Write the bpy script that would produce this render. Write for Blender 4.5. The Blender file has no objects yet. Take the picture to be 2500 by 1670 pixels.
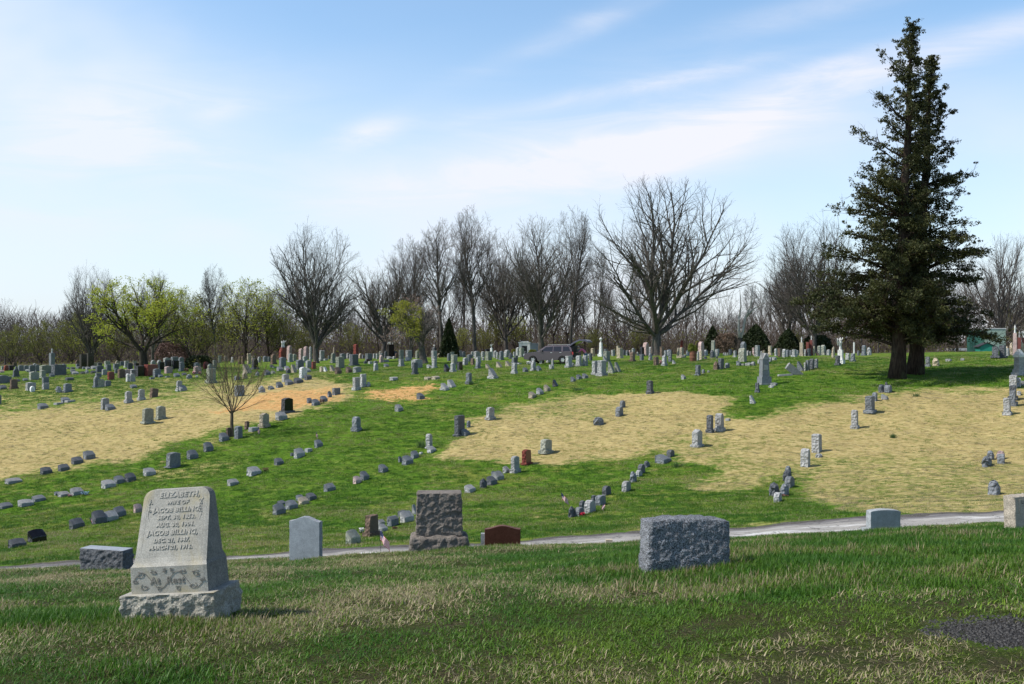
import bpy, math, random
import numpy as np
R = math.radians
random.seed(7); rng = np.random.default_rng(7)
SC = bpy.context.scene; COL = SC.collection
# ---------------------------------------------------------------- camera
F = 2430.0; U0 = 1250.0; V0 = 850.0; EYE = 0.0          # eye at z = 0, ground under the feet at about -1.65
cam = bpy.data.cameras.new("camera"); cam.sensor_width = 36; cam.lens = 36*F/2500; cam.shift_y = 15/2500
cam.clip_start = 0.05; cam.clip_end = 6000
co = bpy.data.objects.new("camera", cam); COL.objects.link(co); co.rotation_euler = (R(90), 0, 0); SC.camera = co
# ---------------------------------------------------------------- light
SUN = np.array([-0.97, -0.22, 0]); SUN /= np.linalg.norm(SUN); EL = R(50)
SUNV = np.array([SUN[0]*math.cos(EL), SUN[1]*math.cos(EL), math.sin(EL)])
sl = bpy.data.lights.new("sun", 'SUN'); sl.energy = 5.0; sl.angle = R(0.5); sl.color = (1, .955, .88)
so = bpy.data.objects.new("sun", sl); COL.objects.link(so)
from mathutils import Vector, Matrix, Quaternion
so.rotation_euler = Vector(SUNV).to_track_quat('Z', 'Y').to_euler()
SC.view_settings.view_transform = 'Standard'; SC.view_settings.look = 'None'
SC.view_settings.exposure = 0.0; SC.view_settings.gamma = 1.0; SC.view_settings.use_curve_mapping = False
# ---------------------------------------------------------------- node helpers
class NT:
    def __init__(s, tree):
        s.t = tree; s.n = tree.nodes; s.l = tree.links
    def add(s, typ, **kw):
        nd = s.n.new(typ)
        for k, v in kw.items():
            if k == 'ins':
                for i, x in v.items():
                    if isinstance(x, bpy.types.NodeSocket): s.l.new(x, nd.inputs[i])
                    else: nd.inputs[i].default_value = x
            else: setattr(nd, k, v)
        return nd
    def math(s, op, a, b=0.0, c=None, clamp=False):
        ins = {0: a, 1: b}
        if c is not None: ins[2] = c
        return s.add('ShaderNodeMath', operation=op, use_clamp=clamp, ins=ins).outputs[0]
    def noise(s, vec, scale, detail=4, rough=.55, dist=0.0, dim='3D'):
        return s.add('ShaderNodeTexNoise', noise_dimensions=dim, ins={'Vector': vec, 'Scale': scale, 'Detail': detail, 'Roughness': rough, 'Distortion': dist}).outputs[0]
    def ramp(s, fac, stops):
        nd = s.add('ShaderNodeValToRGB', ins={0: fac}); e = nd.color_ramp.elements
        while len(e) < len(stops): e.new(0.5)
        for i, (p, c) in enumerate(stops):
            e[i].position = p; e[i].color = tuple(c)+(1,) if len(c) == 3 else c
        return nd.outputs[0]
    def mix(s, fac, a, b, blend='MIX'):
        nd = s.add('ShaderNodeMix', data_type='RGBA', blend_type=blend)
        for i, x in ((0, fac), (6, a), (7, b)):
            if isinstance(x, bpy.types.NodeSocket): s.l.new(x, nd.inputs[i])
            else: nd.inputs[i].default_value = (tuple(x)+(1,) if not isinstance(x, (int, float)) and len(x) == 3 else x)
        return nd.outputs[2]
    def smooth(s, x, a, b):
        return s.add('ShaderNodeMapRange', interpolation_type='SMOOTHSTEP', ins={0: x, 1: a, 2: b, 3: 0.0, 4: 1.0}).outputs[0]
    def mapping(s, vec, scale=(1, 1, 1), loc=(0, 0, 0), rot=(0, 0, 0)):
        return s.add('ShaderNodeMapping', ins={0: vec, 1: loc, 2: rot, 3: scale}).outputs[0]
# ---------------------------------------------------------------- sky
w = bpy.data.worlds.new("World"); SC.world = w; w.use_nodes = True
nt = NT(w.node_tree)
for n_ in list(nt.n): nt.n.remove(n_)
sky = nt.add('ShaderNodeTexSky', sky_type='NISHITA', sun_disc=False, sun_elevation=EL, sun_rotation=math.atan2(SUN[0], SUN[1]), air_density=1.0, dust_density=1.2, ozone_density=1.6)
gen = nt.add('ShaderNodeTexCoord').outputs['Generated']
sx = nt.add('ShaderNodeSeparateXYZ', ins={0: gen})
az = nt.math('ARCTAN2', sx.outputs[0], sx.outputs[1]); el = nt.math('ARCSINE', sx.outputs[2])
ae = nt.add('ShaderNodeCombineXYZ', ins={0: az, 1: el, 2: 0.0}).outputs[0]
warp = nt.noise(nt.mapping(ae, (4, 9, 1)), 1.0, 5, .6)
wisp = nt.noise(nt.mapping(ae, (5, 26, 1), rot=(0, 0, R(-13))), 1.0, 8, .62, .8)
soft = nt.noise(nt.mapping(ae, (2.2, 5, 1), loc=(.3, .7, 0)), 1.0, 4, .5, .3)
def blob(u, v, ru, rv, ang, st, noisy):
    a0, e0 = math.atan((u-U0)/F), math.atan((V0-v)/F*math.cos(math.atan((u-U0)/F)))
    c, s_ = math.cos(R(ang)), math.sin(R(ang))
    dx = nt.math('SUBTRACT', az, a0); dy = nt.math('SUBTRACT', el, e0)
    x = nt.math('ADD', nt.math('MULTIPLY', dx, c*F/ru), nt.math('MULTIPLY', dy, s_*F/ru))
    y = nt.math('ADD', nt.math('MULTIPLY', dx, -s_*F/rv), nt.math('MULTIPLY', dy, c*F/rv))
    d = nt.math('ADD', nt.math('MULTIPLY', x, x), nt.math('MULTIPLY', y, y))
    g = nt.math('EXPONENT', nt.math('MULTIPLY', d, -1.0))
    return nt.math('MULTIPLY', nt.math('MULTIPLY', g, st), noisy)
wn = nt.smooth(wisp, .34, .72); sn = nt.smooth(soft, .28, .68)
wn2 = nt.math('ADD', nt.math('MULTIPLY', wn, .65), .35); sn2 = nt.math('ADD', nt.math('MULTIPLY', sn, .6), .4)
blobs = [(20, 110, 300, 250, 0, 1.0, sn2), (300, 300, 330, 90, 12, .7, wn2), (900, 200, 900, 300, 0, .15, sn2), (1500, 330, 500, 130, 8, .5, wn2), (330, 400, 400, 50, 4, .4, wn2), (2380, 100, 330, 34, 9, .95, wn2), (2060, 150, 130, 22, 10, .75, wn2),
         (1560, 212, 330, 18, 9, .65, wn2), (1400, 75, 230, 26, 20, .5, wn2), (1820, 290, 260, 40, 12, .6, wn2), (890, 325, 90, 28, 18, .7, wn2),
         (530, 278, 60, 18, 8, .75, wn2), (150, 520, 400, 50, -6, .25, wn2), (1300, 420, 560, 60, 8, .65, wn2), (1700, 360, 420, 70, 4, .6, sn2), (2250, 330, 330, 120, 6, .45, sn2), (2000, 20, 300, 30, 8, .35, wn2)]
tot = nt.math('MULTIPLY', nt.smooth(el, .32, .04), .88)
tot = nt.math('MULTIPLY', tot, nt.math('ADD', nt.math('MULTIPLY', sn, .6), .55))
for b in blobs: tot = nt.math('ADD', tot, blob(*b))
tot = nt.math('ADD', tot, nt.math('MULTIPLY', nt.smooth(warp, .55, .8), .12))
tot = nt.math('MULTIPLY', tot, .92, clamp=True)
tint = nt.mix(nt.smooth(az, -.45, .35), (7.75, 8.35, 9.3), (8.35, 8.45, 9.35))
skyb = nt.mix(1.0, sky.outputs[0], nt.mix(nt.smooth(el, .35, .9), (1.68, 1.95, 2.0), (.62, .66, .74)), 'MULTIPLY')   # unseen zenith dimmed to a deeper blue to cut the fill light
tot = nt.math('MULTIPLY', tot, nt.math('ADD', .35, nt.math('MULTIPLY', nt.smooth(sx.outputs[1], -.3, .4), .65)))      # unseen cloud behind the camera thinned to cut the fill light
cl = nt.mix(tot, skyb, tint)
bg = nt.add('ShaderNodeBackground', ins={0: cl, 1: 0.11})
nt.l.new(bg.outputs[0], nt.add('ShaderNodeOutputWorld').inputs[0])
# ---------------------------------------------------------------- terrain
_pts = [(-3,1.60),(0,1.64),(3,1.66),(4.95,1.67),(5.4,1.672),(6.5,1.71),(8.8,2.01),(12,2.52),(15,3.03),(17.5,3.52),(20,4.12),(23,4.72),(25,5.0),(28,5.39),
        (32,5.79),(36,6.0),(40,6.0),(44,5.79),(48,5.43),(53,4.8),(58,4.06),(65,3.07),(72,2.37),(80,1.81),(90,1.52),(100,1.32),(112,1.15),(125,1.03),
        (145,1.01),(200,1.35),(400,3.0),(1500,9),(4000,20)]
_PD = np.array([p[0] for p in _pts], float); _PZ = np.array([-p[1] for p in _pts], float)
def _mk():
    t = np.concatenate([np.linspace(-3, 20, 231), np.linspace(20.2, 150, 650), np.linspace(152, 4000, 1200)])
    z = np.interp(t, _PD, _PZ)
    for _ in range(3):                      # round the corners of the polyline, distance-scaled
        wv = np.clip(np.abs(t)*.05, .3, 3.0)
        z = (np.interp(t-wv, t, z)+np.interp(t+wv, t, z)+2*z)/4
    return t, z
_T, _Z = _mk()
_kD = np.array([0, 16, 29, 45, 60, 110, 145, 400, 4000.]); _kN = np.array([.045, .045, .045, .04, .034, .022, .02, .004, 0]); _kP = np.array([.045, .045, .066, .044, .03, .009, .006, .0, 0])
def undul(x, y):
    a = .05*np.sin(x*.9+1.3*np.sin(y*.37))*np.sin(y*.71+.8)+.03*np.sin(x*2.3+y*1.1)*np.sin(y*1.9-x*.6)+.012*np.sin(x*6.1+2)*np.sin(y*5.3+x)
    b = .10*np.sin(x*.21+y*.13)*np.sin(y*.19-1)
    return a*np.clip(y/8, .3, 1)*.8+b*np.clip((y-28)/30, 0, 1)
def ground(x, y):
    x = np.asarray(x, float); y = np.asarray(y, float)
    kn = np.interp(y, _kD, _kN); kp = np.interp(y, _kD, _kP)
    s = np.sqrt(x*x+4); xp = (x+s)/2; xn = (x-s)/2
    return np.interp(y, _T, _Z)+kp*(xp-1)+kn*(xn+1)+undul(x, y)
_DS = np.concatenate([np.arange(3, 30, .05), np.arange(30, 150, .15)])
def project(x, y, z): return U0+F*x/y, V0-F*z/y
def foot(u, v, dmin=None):
    """the point of the ground seen at (u, v); far things whose foot is hidden get a distance from v"""
    if dmin is None: dmin = 3 if v > 1400 else 19
    D = _DS[_DS >= dmin]; X = (u-U0)/F*D
    vv = V0-F*ground(X, D)/D
    k = np.nonzero(vv <= v)[0]
    if len(k) and (v > 866.5): d = D[k[0]]
    else:
        d = 138+(868-v)*1.1 if v < 872 else 138
        d = max(d, 112)
    x = (u-U0)/F*d
    return float(x), float(d), float(ground(x, d))
# ---------------------------------------------------------------- object helpers
def mesh_obj(name, verts, faces, mats, mi=None, parent=None, loc=(0, 0, 0), rot=(0, 0, 0), smooth=False, vcol=None):
    me = bpy.data.meshes.new(name)
    verts = np.asarray(verts, dtype=np.float32)
    if isinstance(faces, np.ndarray):
        n, k = faces.shape
        me.vertices.add(len(verts)); me.vertices.foreach_set('co', verts.ravel())
        me.loops.add(n*k); me.loops.foreach_set('vertex_index', faces.astype(np.int32).ravel())
        me.polygons.add(n); me.polygons.foreach_set('loop_start', np.arange(0, n*k, k, dtype=np.int32))
        me.polygons.foreach_set('loop_total', np.full(n, k, np.int32)) if False else None
        me.update(calc_edges=True)
    else:
        me.from_pydata(verts.tolist(), [], faces); me.update()
    for m in (mats if isinstance(mats, (list, tuple)) else [mats]): me.materials.append(m)
    if mi is not None: me.polygons.foreach_set('material_index', np.asarray(mi, np.int32))
    if smooth: me.polygons.foreach_set('use_smooth', np.ones(len(me.polygons), bool))
    if vcol is not None:
        for an, arr in vcol.items():
            arr = np.asarray(arr, np.float32)
            if arr.ndim == 1:
                at = me.attributes.new(an, 'FLOAT', 'POINT'); at.data.foreach_set('value', arr)
            else:
                at = me.attributes.new(an, 'FLOAT_COLOR', 'POINT')
                if arr.shape[1] == 3: arr = np.concatenate([arr, np.ones((len(arr), 1), np.float32)], 1)
                at.data.foreach_set('color', arr.ravel())
    o = bpy.data.objects.new(name, me); COL.objects.link(o)
    if parent: o.parent = parent
    o.location = loc; o.rotation_euler = rot
    return o
def empty(name, loc, rot=(0, 0, 0)):
    o = bpy.data.objects.new(name, None); COL.objects.link(o); o.location = loc; o.rotation_euler = rot; o.empty_display_size = .2
    return o
def tag(o, label=None, cat=None, group=None, kind=None):
    if label: o['label'] = label
    if cat: o['category'] = cat
    if group: o['group'] = group
    if kind: o['kind'] = kind
    return o
class MB:
    """collects simple solids into one mesh"""
    def __init__(s): s.v = []; s.f = []; s.m = []
    def add(s, v, f, mi=0):
        b = len(s.v); s.v += [tuple(p) for p in v]; s.f += [tuple(i+b for i in q) for q in f]; s.m += [mi]*len(f); return s
    def box(s, x0, x1, y0, y1, z0, z1, mi=0, tx=1, ty=1):
        cx, cy = (x0+x1)/2, (y0+y1)/2
        v = [(x, y, z0) for x, y in ((x0, y0), (x1, y0), (x1, y1), (x0, y1))]
        v += [(cx+(x-cx)*tx, cy+(y-cy)*ty, z1) for x, y in ((x0, y0), (x1, y0), (x1, y1), (x0, y1))]
        return s.add(v, [(3, 2, 1, 0), (4, 5, 6, 7), (0, 1, 5, 4), (1, 2, 6, 5), (2, 3, 7, 6), (3, 0, 4, 7)], mi)
    def lathe(s, prof, n=10, cx=0, cy=0, mi=0, sy=1):
        v = []; f = []
        for r, z in prof:
            for i in range(n):
                a = 2*math.pi*i/n; v.append((cx+r*math.cos(a), cy+r*sy*math.sin(a), z))
        for j in range(len(prof)-1):
            for i in range(n): f.append((j*n+i, j*n+(i+1) % n, (j+1)*n+(i+1) % n, (j+1)*n+i))
        f.append(tuple(range(n))[::-1]); f.append(tuple((len(prof)-1)*n+i for i in range(n)))
        return s.add(v, f, mi)
    def tube(s, pts, rad, n=6, mi=0):
        v = []; f = []; P = [Vector(p) for p in pts]
        for j, p in enumerate(P):
            d = (P[min(j+1, len(P)-1)]-P[max(j-1, 0)]).normalized()
            a = d.orthogonal().normalized() if j == 0 else (a-d*a.dot(d)).normalized()
            b = d.cross(a); r = rad[j] if isinstance(rad, (list, tuple)) else rad
            for i in range(n):
                t = 2*math.pi*i/n; v.append(tuple(p+a*r*math.cos(t)+b*r*math.sin(t)))
        for j in range(len(P)-1):
            for i in range(n): f.append((j*n+i, j*n+(i+1) % n, (j+1)*n+(i+1) % n, (j+1)*n+i))
        f.append(tuple(range(n))[::-1]); f.append(tuple((len(P)-1)*n+i for i in range(n)))
        return s.add(v, f, mi)
    def build(s, name, mats, parent=None, **kw): return mesh_obj(name, s.v, s.f, mats, s.m, parent, **kw)
def new_mat(name):
    m = bpy.data.materials.new(name); m.use_nodes = True; t = NT(m.node_tree)
    for n_ in list(t.n): t.n.remove(n_)
    return m, t
def finish(t, col, rough=.8, bump=None, bstr=.3, bdist=.02, spec=.3, trans=None, metal=0.0):
    b = t.add('ShaderNodeBsdfPrincipled', ins={'Base Color': col if isinstance(col, bpy.types.NodeSocket) else tuple(col)+(1,), 'Roughness': rough, 'Specular IOR Level': spec, 'Metallic': metal})
    if bump is not None:
        bn = t.add('ShaderNodeBump', ins={'Height': bump, 'Strength': bstr, 'Distance': bdist}); t.l.new(bn.outputs[0], b.inputs['Normal'])
    out = b.outputs[0]
    if trans is not None:
        tr = t.add('ShaderNodeBsdfTranslucent', ins={0: trans[0] if isinstance(trans[0], bpy.types.NodeSocket) else tuple(trans[0])+(1,)})
        out = t.add('ShaderNodeMixShader', ins={0: trans[1], 1: out, 2: tr.outputs[0]}).outputs[0]
    t.l.new(out, t.add('ShaderNodeOutputMaterial').inputs[0])
def simple(name, c, rough=.6, spec=.3, metal=0.0, var=.12, scale=6.0, bstr=0.0):
    m, t = new_mat(name); oc = t.add('ShaderNodeTexCoord').outputs['Object']
    nz = t.noise(oc, scale, 5, .6)
    c2 = t.mix(nz, tuple(x*(1-var*1.6) for x in c), tuple(min(1, x*(1+var*1.6)) for x in c))
    finish(t, c2, rough, nz if bstr else None, bstr, .01, spec, metal=metal)
    return m
# ---------------------------------------------------------------- numpy noise
def vnoise(x, y, seed=0):
    xi = np.floor(x).astype(np.int64); yi = np.floor(y).astype(np.int64); fx = x-xi; fy = y-yi
    def h(a, b):
        n = (a*374761393+b*668265263+seed*974634777) & 0xffffffff
        n = ((n ^ (n >> 13))*1274126177) & 0xffffffff
        return ((n ^ (n >> 16)) & 0xffff)/65535.0
    fx = fx*fx*(3-2*fx); fy = fy*fy*(3-2*fy)
    return (h(xi, yi)*(1-fx)+h(xi+1, yi)*fx)*(1-fy)+(h(xi, yi+1)*(1-fx)+h(xi+1, yi+1)*fx)*fy
def fbm(x, y, seed=0, o=4):
    s = 0; a = .5
    for i in range(o): s = s+a*vnoise(x*2**i, y*2**i, seed+i*17); a *= .5
    return s/(1-.5**o)
# ---------------------------------------------------------------- zones of the lawn (outlines given as they lie on the ground)
def S(p): return [(a*1.0652, b*1.0652) for a, b in p]
DRY = [S([(-200,950),(0,935),(100,925),(250,915),(400,900),(470,880),(560,880),(700,868),(790,874),(805,900),(730,930),(650,958),(590,975),(500,990),(430,1012),(300,1052),(150,1078),(0,1097),(-200,1120)]),
       S([(1000,1042),(1060,995),(1085,955),(1200,922),(1330,905),(1450,907),(1600,900),(1650,906),(1665,930),(1650,948),(1690,962),(1800,940),(1950,914),(1990,906),(2200,893),(2600,885),(2600,1185),
          (2347,1185),(2200,1190),(2050,1180),(1900,1168),(1850,1145),(1835,1095),(1800,1085),(1770,1105),(1700,1130),(1600,1128),(1570,1105),(1640,1095),(1640,1062),(1580,1068),(1530,1050),(1560,1035),(1520,1028),(1440,1042),(1260,1064),(1200,1058),(1090,1056)])]
SEMI = [S([(-200,880),(0,872),(250,868),(480,858),(600,850),(700,850),(820,850),(800,872),(600,890),(450,895),(300,915),(0,940),(-200,950)]), S([(560,1170),(640,1160),(640,1195),(570,1190)]), S([(1480,1195),(1700,1190),(2000,1190),(1980,1215),(1480,1235)]), S([(1150,935),(1250,930),(1240,950),(1160,955)]),S([(300,1080),(560,1050),(560,1075),(330,1110)])]
WEAK = [S([(1560,1060),(2000,1040),(2347,1060),(2600,1100),(2600,1200),(1600,1200)]), S([(1480,1000),(1700,1000),(1700,1100),(1480,1080)]), S([(1080,920),(1400,910),(1400,960),(1080,970)]), S([(-100,900),(450,880),(600,880),(500,930),(-100,960)])]
MULCH = [S([(470,938),(560,912),(640,888),(700,886),(790,890),(745,925),(650,946),(560,944),(500,952)]),
         S([(815,905),(860,890),(960,880),(1012,884),(1000,900),(975,905),(950,922),(900,926),(850,918)])]
LUSH = [S([(1500,870),(2347,850),(2400,895),(2000,905),(1900,915),(1700,950),(1650,900),(1550,890)]), S([(0,880),(300,880),(300,905),(0,925)]),
        S([(1850,1150),(2347,1185),(2347,1205),(1700,1215),(1500,1220),(1480,1180)]), S([(560,985),(820,930),(1000,950),(1080,1000),(900,1130),(560,1200),(300,1130)])]
def inside(u, v, poly):
    c = np.zeros(u.shape, bool); n = len(poly)
    for i in range(n):
        x1, y1 = poly[i]; x2, y2 = poly[(i+1) % n]
        if y1 == y2: continue
        k = ((y1 > v) != (y2 > v)) & (u < (x2-x1)*(v-y1)/(y2-y1)+x1); c ^= k
    return c
def zmask(x, y, polys, amp=14):
    x = np.asarray(x, float); y = np.asarray(y, float); yy = np.maximum(y, 1); z = ground(x, y)
    u, v = project(x, yy, z); out = np.zeros(u.shape)
    nu = (fbm(x*.55, y*.55, 3)-.5)*amp*7; nv = (fbm(x*.55+40, y*.55, 9)-.5)*amp*2.2
    for (du, dv) in ((0, 0), (30, 4), (-30, -4), (10, -11), (-10, 11)):
        m = np.zeros(u.shape, bool)
        for p in polys: m |= inside(u+nu+du, v+nv+dv*.8, p)
        out += m*.2
    return np.where((y > 27) & (y < 140), out, 0)
def gravel_near(x, y):      # the dark gravel patch at the right, by the photographer's feet
    u, v = project(x, np.maximum(y, 1), ground(x, y))
    d = ((u-2440)/165)**2+((v-1537)/42)**2+((fbm(x*3, y*3, 5)-.5)*2.6)
    return np.where((y < 9) & (y > 3), np.clip(1.25-d, 0, 1), 0)
ROAD0 = 22.6
def road_c(x):  return 24.9+.012*x+.35*np.sin(x*.11+.6)
def road_t(x, y): return (y-road_c(x))/2.15        # -1..1 across
# ---------------------------------------------------------------- ground sheet
def build_ground():
    ys = np.concatenate([np.linspace(-12, 3, 40), np.linspace(3.08, 18, 187), np.linspace(18.12, 31, 108), np.linspace(31.2, 80, 240), np.linspace(80.5, 150, 130), np.geomspace(152, 3000, 60)])
    t = np.linspace(-1, 1, 561)
    Y, T = np.meshgrid(ys, t, indexing='ij'); half = np.maximum(12, .66*Y+6); X = T*half
    Z = ground(X, Y)
    rt = np.abs(road_t(X, Y)); Z = Z-.04*np.clip((1.12-rt)/.15, 0, 1)
    n0, n1 = X.shape; idx = np.arange(n0*n1).reshape(n0, n1)
    f = np.stack([idx[:-1, :-1], idx[:-1, 1:], idx[1:, 1:], idx[1:, :-1]], -1).reshape(-1, 4)
    x = X.ravel(); y = Y.ravel()
    zone = np.stack([np.maximum(zmask(x, y, DRY)*(1-.32*zmask(x, y, WEAK, 10)), .42*zmask(x, y, SEMI, 8)), zmask(x, y, MULCH), gravel_near(x, y)], 1); lush = zmask(x, y, LUSH)
    edge = np.clip((1.28-rt.ravel())/.25, 0, 1)
    m, nt = new_mat("lawn")
    P = nt.add('ShaderNodeTexCoord').outputs['Object']
    at = nt.add('ShaderNodeAttribute', attribute_name='zone').outputs['Color']; zs = nt.add('ShaderNodeSeparateColor', ins={0: at})
    lu = nt.add('ShaderNodeAttribute', attribute_name='lush').outputs['Fac']; ed = nt.add('ShaderNodeAttribute', attribute_name='verge').outputs['Fac']
    fine = nt.noise(P, 38, 4, .7); mid = nt.noise(P, 4.2, 6, .68); big = nt.noise(P, .42, 5, .6, .6); mot = nt.noise(nt.mapping(P, (1, 1.5, 1)), 1.3, 5, .7, .5)
    g1 = nt.mix(nt.smooth(mid, .3, .7), (.038, .098, .006), (.115, .215, .015))
    g2 = nt.mix(nt.smooth(mid, .3, .7), (.12, .15, .020), (.23, .24, .05))
    g = nt.mix(nt.math('MULTIPLY', nt.smooth(nt.math('ADD', nt.math('MULTIPLY', big, .5), nt.math('MULTIPLY', mot, .5)), .44, .62), nt.math('SUBTRACT', .85, nt.math('MULTIPLY', lu, .55))), g1, g2)
    br = nt.mix(nt.smooth(fine, .3, .7), (.16, .12, .05), (.27, .22, .11))
    g = nt.mix(nt.math('MULTIPLY', nt.smooth(nt.math('MULTIPLY', mot, nt.math('ADD', mid, .5)), .54, .7), nt.math('SUBTRACT', .7, nt.math('MULTIPLY', lu, .6))), g, br)
    d1 = nt.mix(nt.smooth(mid, .3, .75), (.34, .265, .105), (.55, .45, .22))
    d1 = nt.mix(nt.math('MULTIPLY', nt.smooth(nt.noise(P, 1.9, 6, .75, .3), .52, .70), .85), d1, (.20, .23, .055)); d1 = nt.mix(1.0, d1, nt.mix(nt.smooth(big, .3, .7), (.86, .84, .80), (1.06, 1.04, 1.0)), 'MULTIPLY')
    dm = nt.smooth(nt.math('ADD', zs.outputs[0], nt.math('MULTIPLY', nt.math('SUBTRACT', nt.math('ADD', nt.math('MULTIPLY', mot, .6), nt.math('MULTIPLY', mid, .4)), .5), 3.0)), .12, .95)
    c = nt.mix(dm, g, d1)
    mu = nt.mix(nt.smooth(mid, .3, .7), (.42, .20, .06), (.66, .42, .18))
    c = nt.mix(nt.smooth(nt.math('ADD', zs.outputs[1], nt.math('MULTIPLY', nt.math('SUBTRACT', nt.math('ADD', nt.math('MULTIPLY', mot, .5), nt.math('MULTIPLY', mid, .5)), .5), 3.6)), .6, .95), c, mu)
    gr = nt.mix(nt.smooth(nt.noise(P, 60, 3, .7), .35, .65), (.010, .010, .011), (.06, .057, .055))
    c = nt.mix(nt.smooth(nt.math('ADD', zs.outputs[2], nt.math('MULTIPLY', nt.math('SUBTRACT', fine, .5), .9)), .35, .6), c, gr)
    vg = nt.mix(nt.smooth(fine, .3, .7), (.05, .048, .045), (.17, .155, .14))
    c = nt.mix(nt.smooth(nt.math('ADD', ed, nt.math('MULTIPLY', nt.math('SUBTRACT', mid, .5), 1.6)), .35, .6), c, vg)
    sy = nt.add('ShaderNodeSeparateXYZ', ins={0: P})
    # soil and thatch under the standing blades near the camera
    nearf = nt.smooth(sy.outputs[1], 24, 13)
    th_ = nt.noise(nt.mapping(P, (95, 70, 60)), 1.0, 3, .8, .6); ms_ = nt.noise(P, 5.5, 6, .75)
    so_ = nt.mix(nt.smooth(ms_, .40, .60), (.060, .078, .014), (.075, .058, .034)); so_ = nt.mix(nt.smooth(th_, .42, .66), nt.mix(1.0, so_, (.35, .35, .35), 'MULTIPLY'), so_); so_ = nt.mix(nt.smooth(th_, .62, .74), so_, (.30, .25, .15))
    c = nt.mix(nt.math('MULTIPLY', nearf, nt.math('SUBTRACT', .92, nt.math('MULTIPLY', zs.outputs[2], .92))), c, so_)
    farf = nt.smooth(sy.outputs[1], 128, 142)
    c = nt.mix(farf, c, nt.mix(big, (.06, .05, .03), (.11, .10, .05)))
    c = nt.mix(1.0, c, nt.mix(nt.smooth(fine, .2, .8), (.72, .72, .72), (1.25, 1.25, 1.25)), 'MULTIPLY')
    h = nt.math('ADD', nt.math('MULTIPLY', fine, .5), mid)
    finish(nt, c, .95, h, .8, .07, .1)
    o = mesh_obj('ground', np.stack([x, y, Z.ravel()], 1), f, m, smooth=True, vcol={'zone': zone, 'lush': lush, 'verge': edge})
    tag(o, kind='structure'); return o
build_ground()
# ---------------------------------------------------------------- road
def build_road():
    xs = np.linspace(-60, 60, 900); tt = np.linspace(-1, 1, 19)
    Xg, Tg = np.meshgrid(xs, tt, indexing='ij')
    rag = 1+.05*np.sin(Xg*1.7)+.04*np.sin(Xg*4.3+1)+.03*np.sin(Xg*11)
    Yg = road_c(Xg)+Tg*2.15*rag; Zg = ground(Xg, Yg)-.012+.03*(1-Tg**2)-.05*(np.abs(Tg) > .99)
    n0, n1 = Xg.shape; idx = np.arange(n0*n1).reshape(n0, n1)
    f = np.stack([idx[:-1, :-1], idx[1:, :-1], idx[1:, 1:], idx[:-1, 1:]], -1).reshape(-1, 4)
    m, nt = new_mat("worn_asphalt"); P = nt.add('ShaderNodeTexCoord').outputs['Object']
    T = nt.add('ShaderNodeAttribute', attribute_name='across').outputs['Fac']
    fine = nt.noise(P, 45, 3, .7); mid = nt.noise(P, 2.5, 6, .7); big = nt.noise(nt.mapping(P, (.35, 1.6, 1)), 1.0, 4, .6, .4)
    c = nt.mix(mid, (.26, .245, .225), (.40, .375, .345))
    c = nt.mix(nt.smooth(big, .56, .64), c, (.58, .565, .545))
    c = nt.mix(nt.smooth(nt.math('ADD', T, nt.math('MULTIPLY', nt.math('SUBTRACT', big, .5), 1.3)), .35, .75), c, (.15, .14, .14))
    vor = nt.add('ShaderNodeTexVoronoi', feature='DISTANCE_TO_EDGE', ins={0: nt.add('ShaderNodeVectorMath', operation='ADD', ins={0: P, 1: nt.add('ShaderNodeTexNoise', ins={'Vector': P, 'Scale': 2.0, 'Detail': 5}).outputs[1]}).outputs[0], 'Scale': 1.1}).outputs[0]
    c = nt.mix(nt.smooth(vor, .028, .0), c, (.10, .095, .09))
    c = nt.mix(1.0, c, nt.mix(nt.smooth(fine, .3, .7), (.7, .7, .7), (1.2, 1.2, 1.2)), 'MULTIPLY')
    finish(nt, c, .9, nt.math('ADD', fine, nt.math('MULTIPLY', mid, 2)), .6, .02)
    o = mesh_obj('road', np.stack([Xg.ravel(), Yg.ravel(), Zg.ravel()], 1), f, m, smooth=True, vcol={'across': Tg.ravel()})
    tag(o, kind='structure')
build_road()
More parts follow.
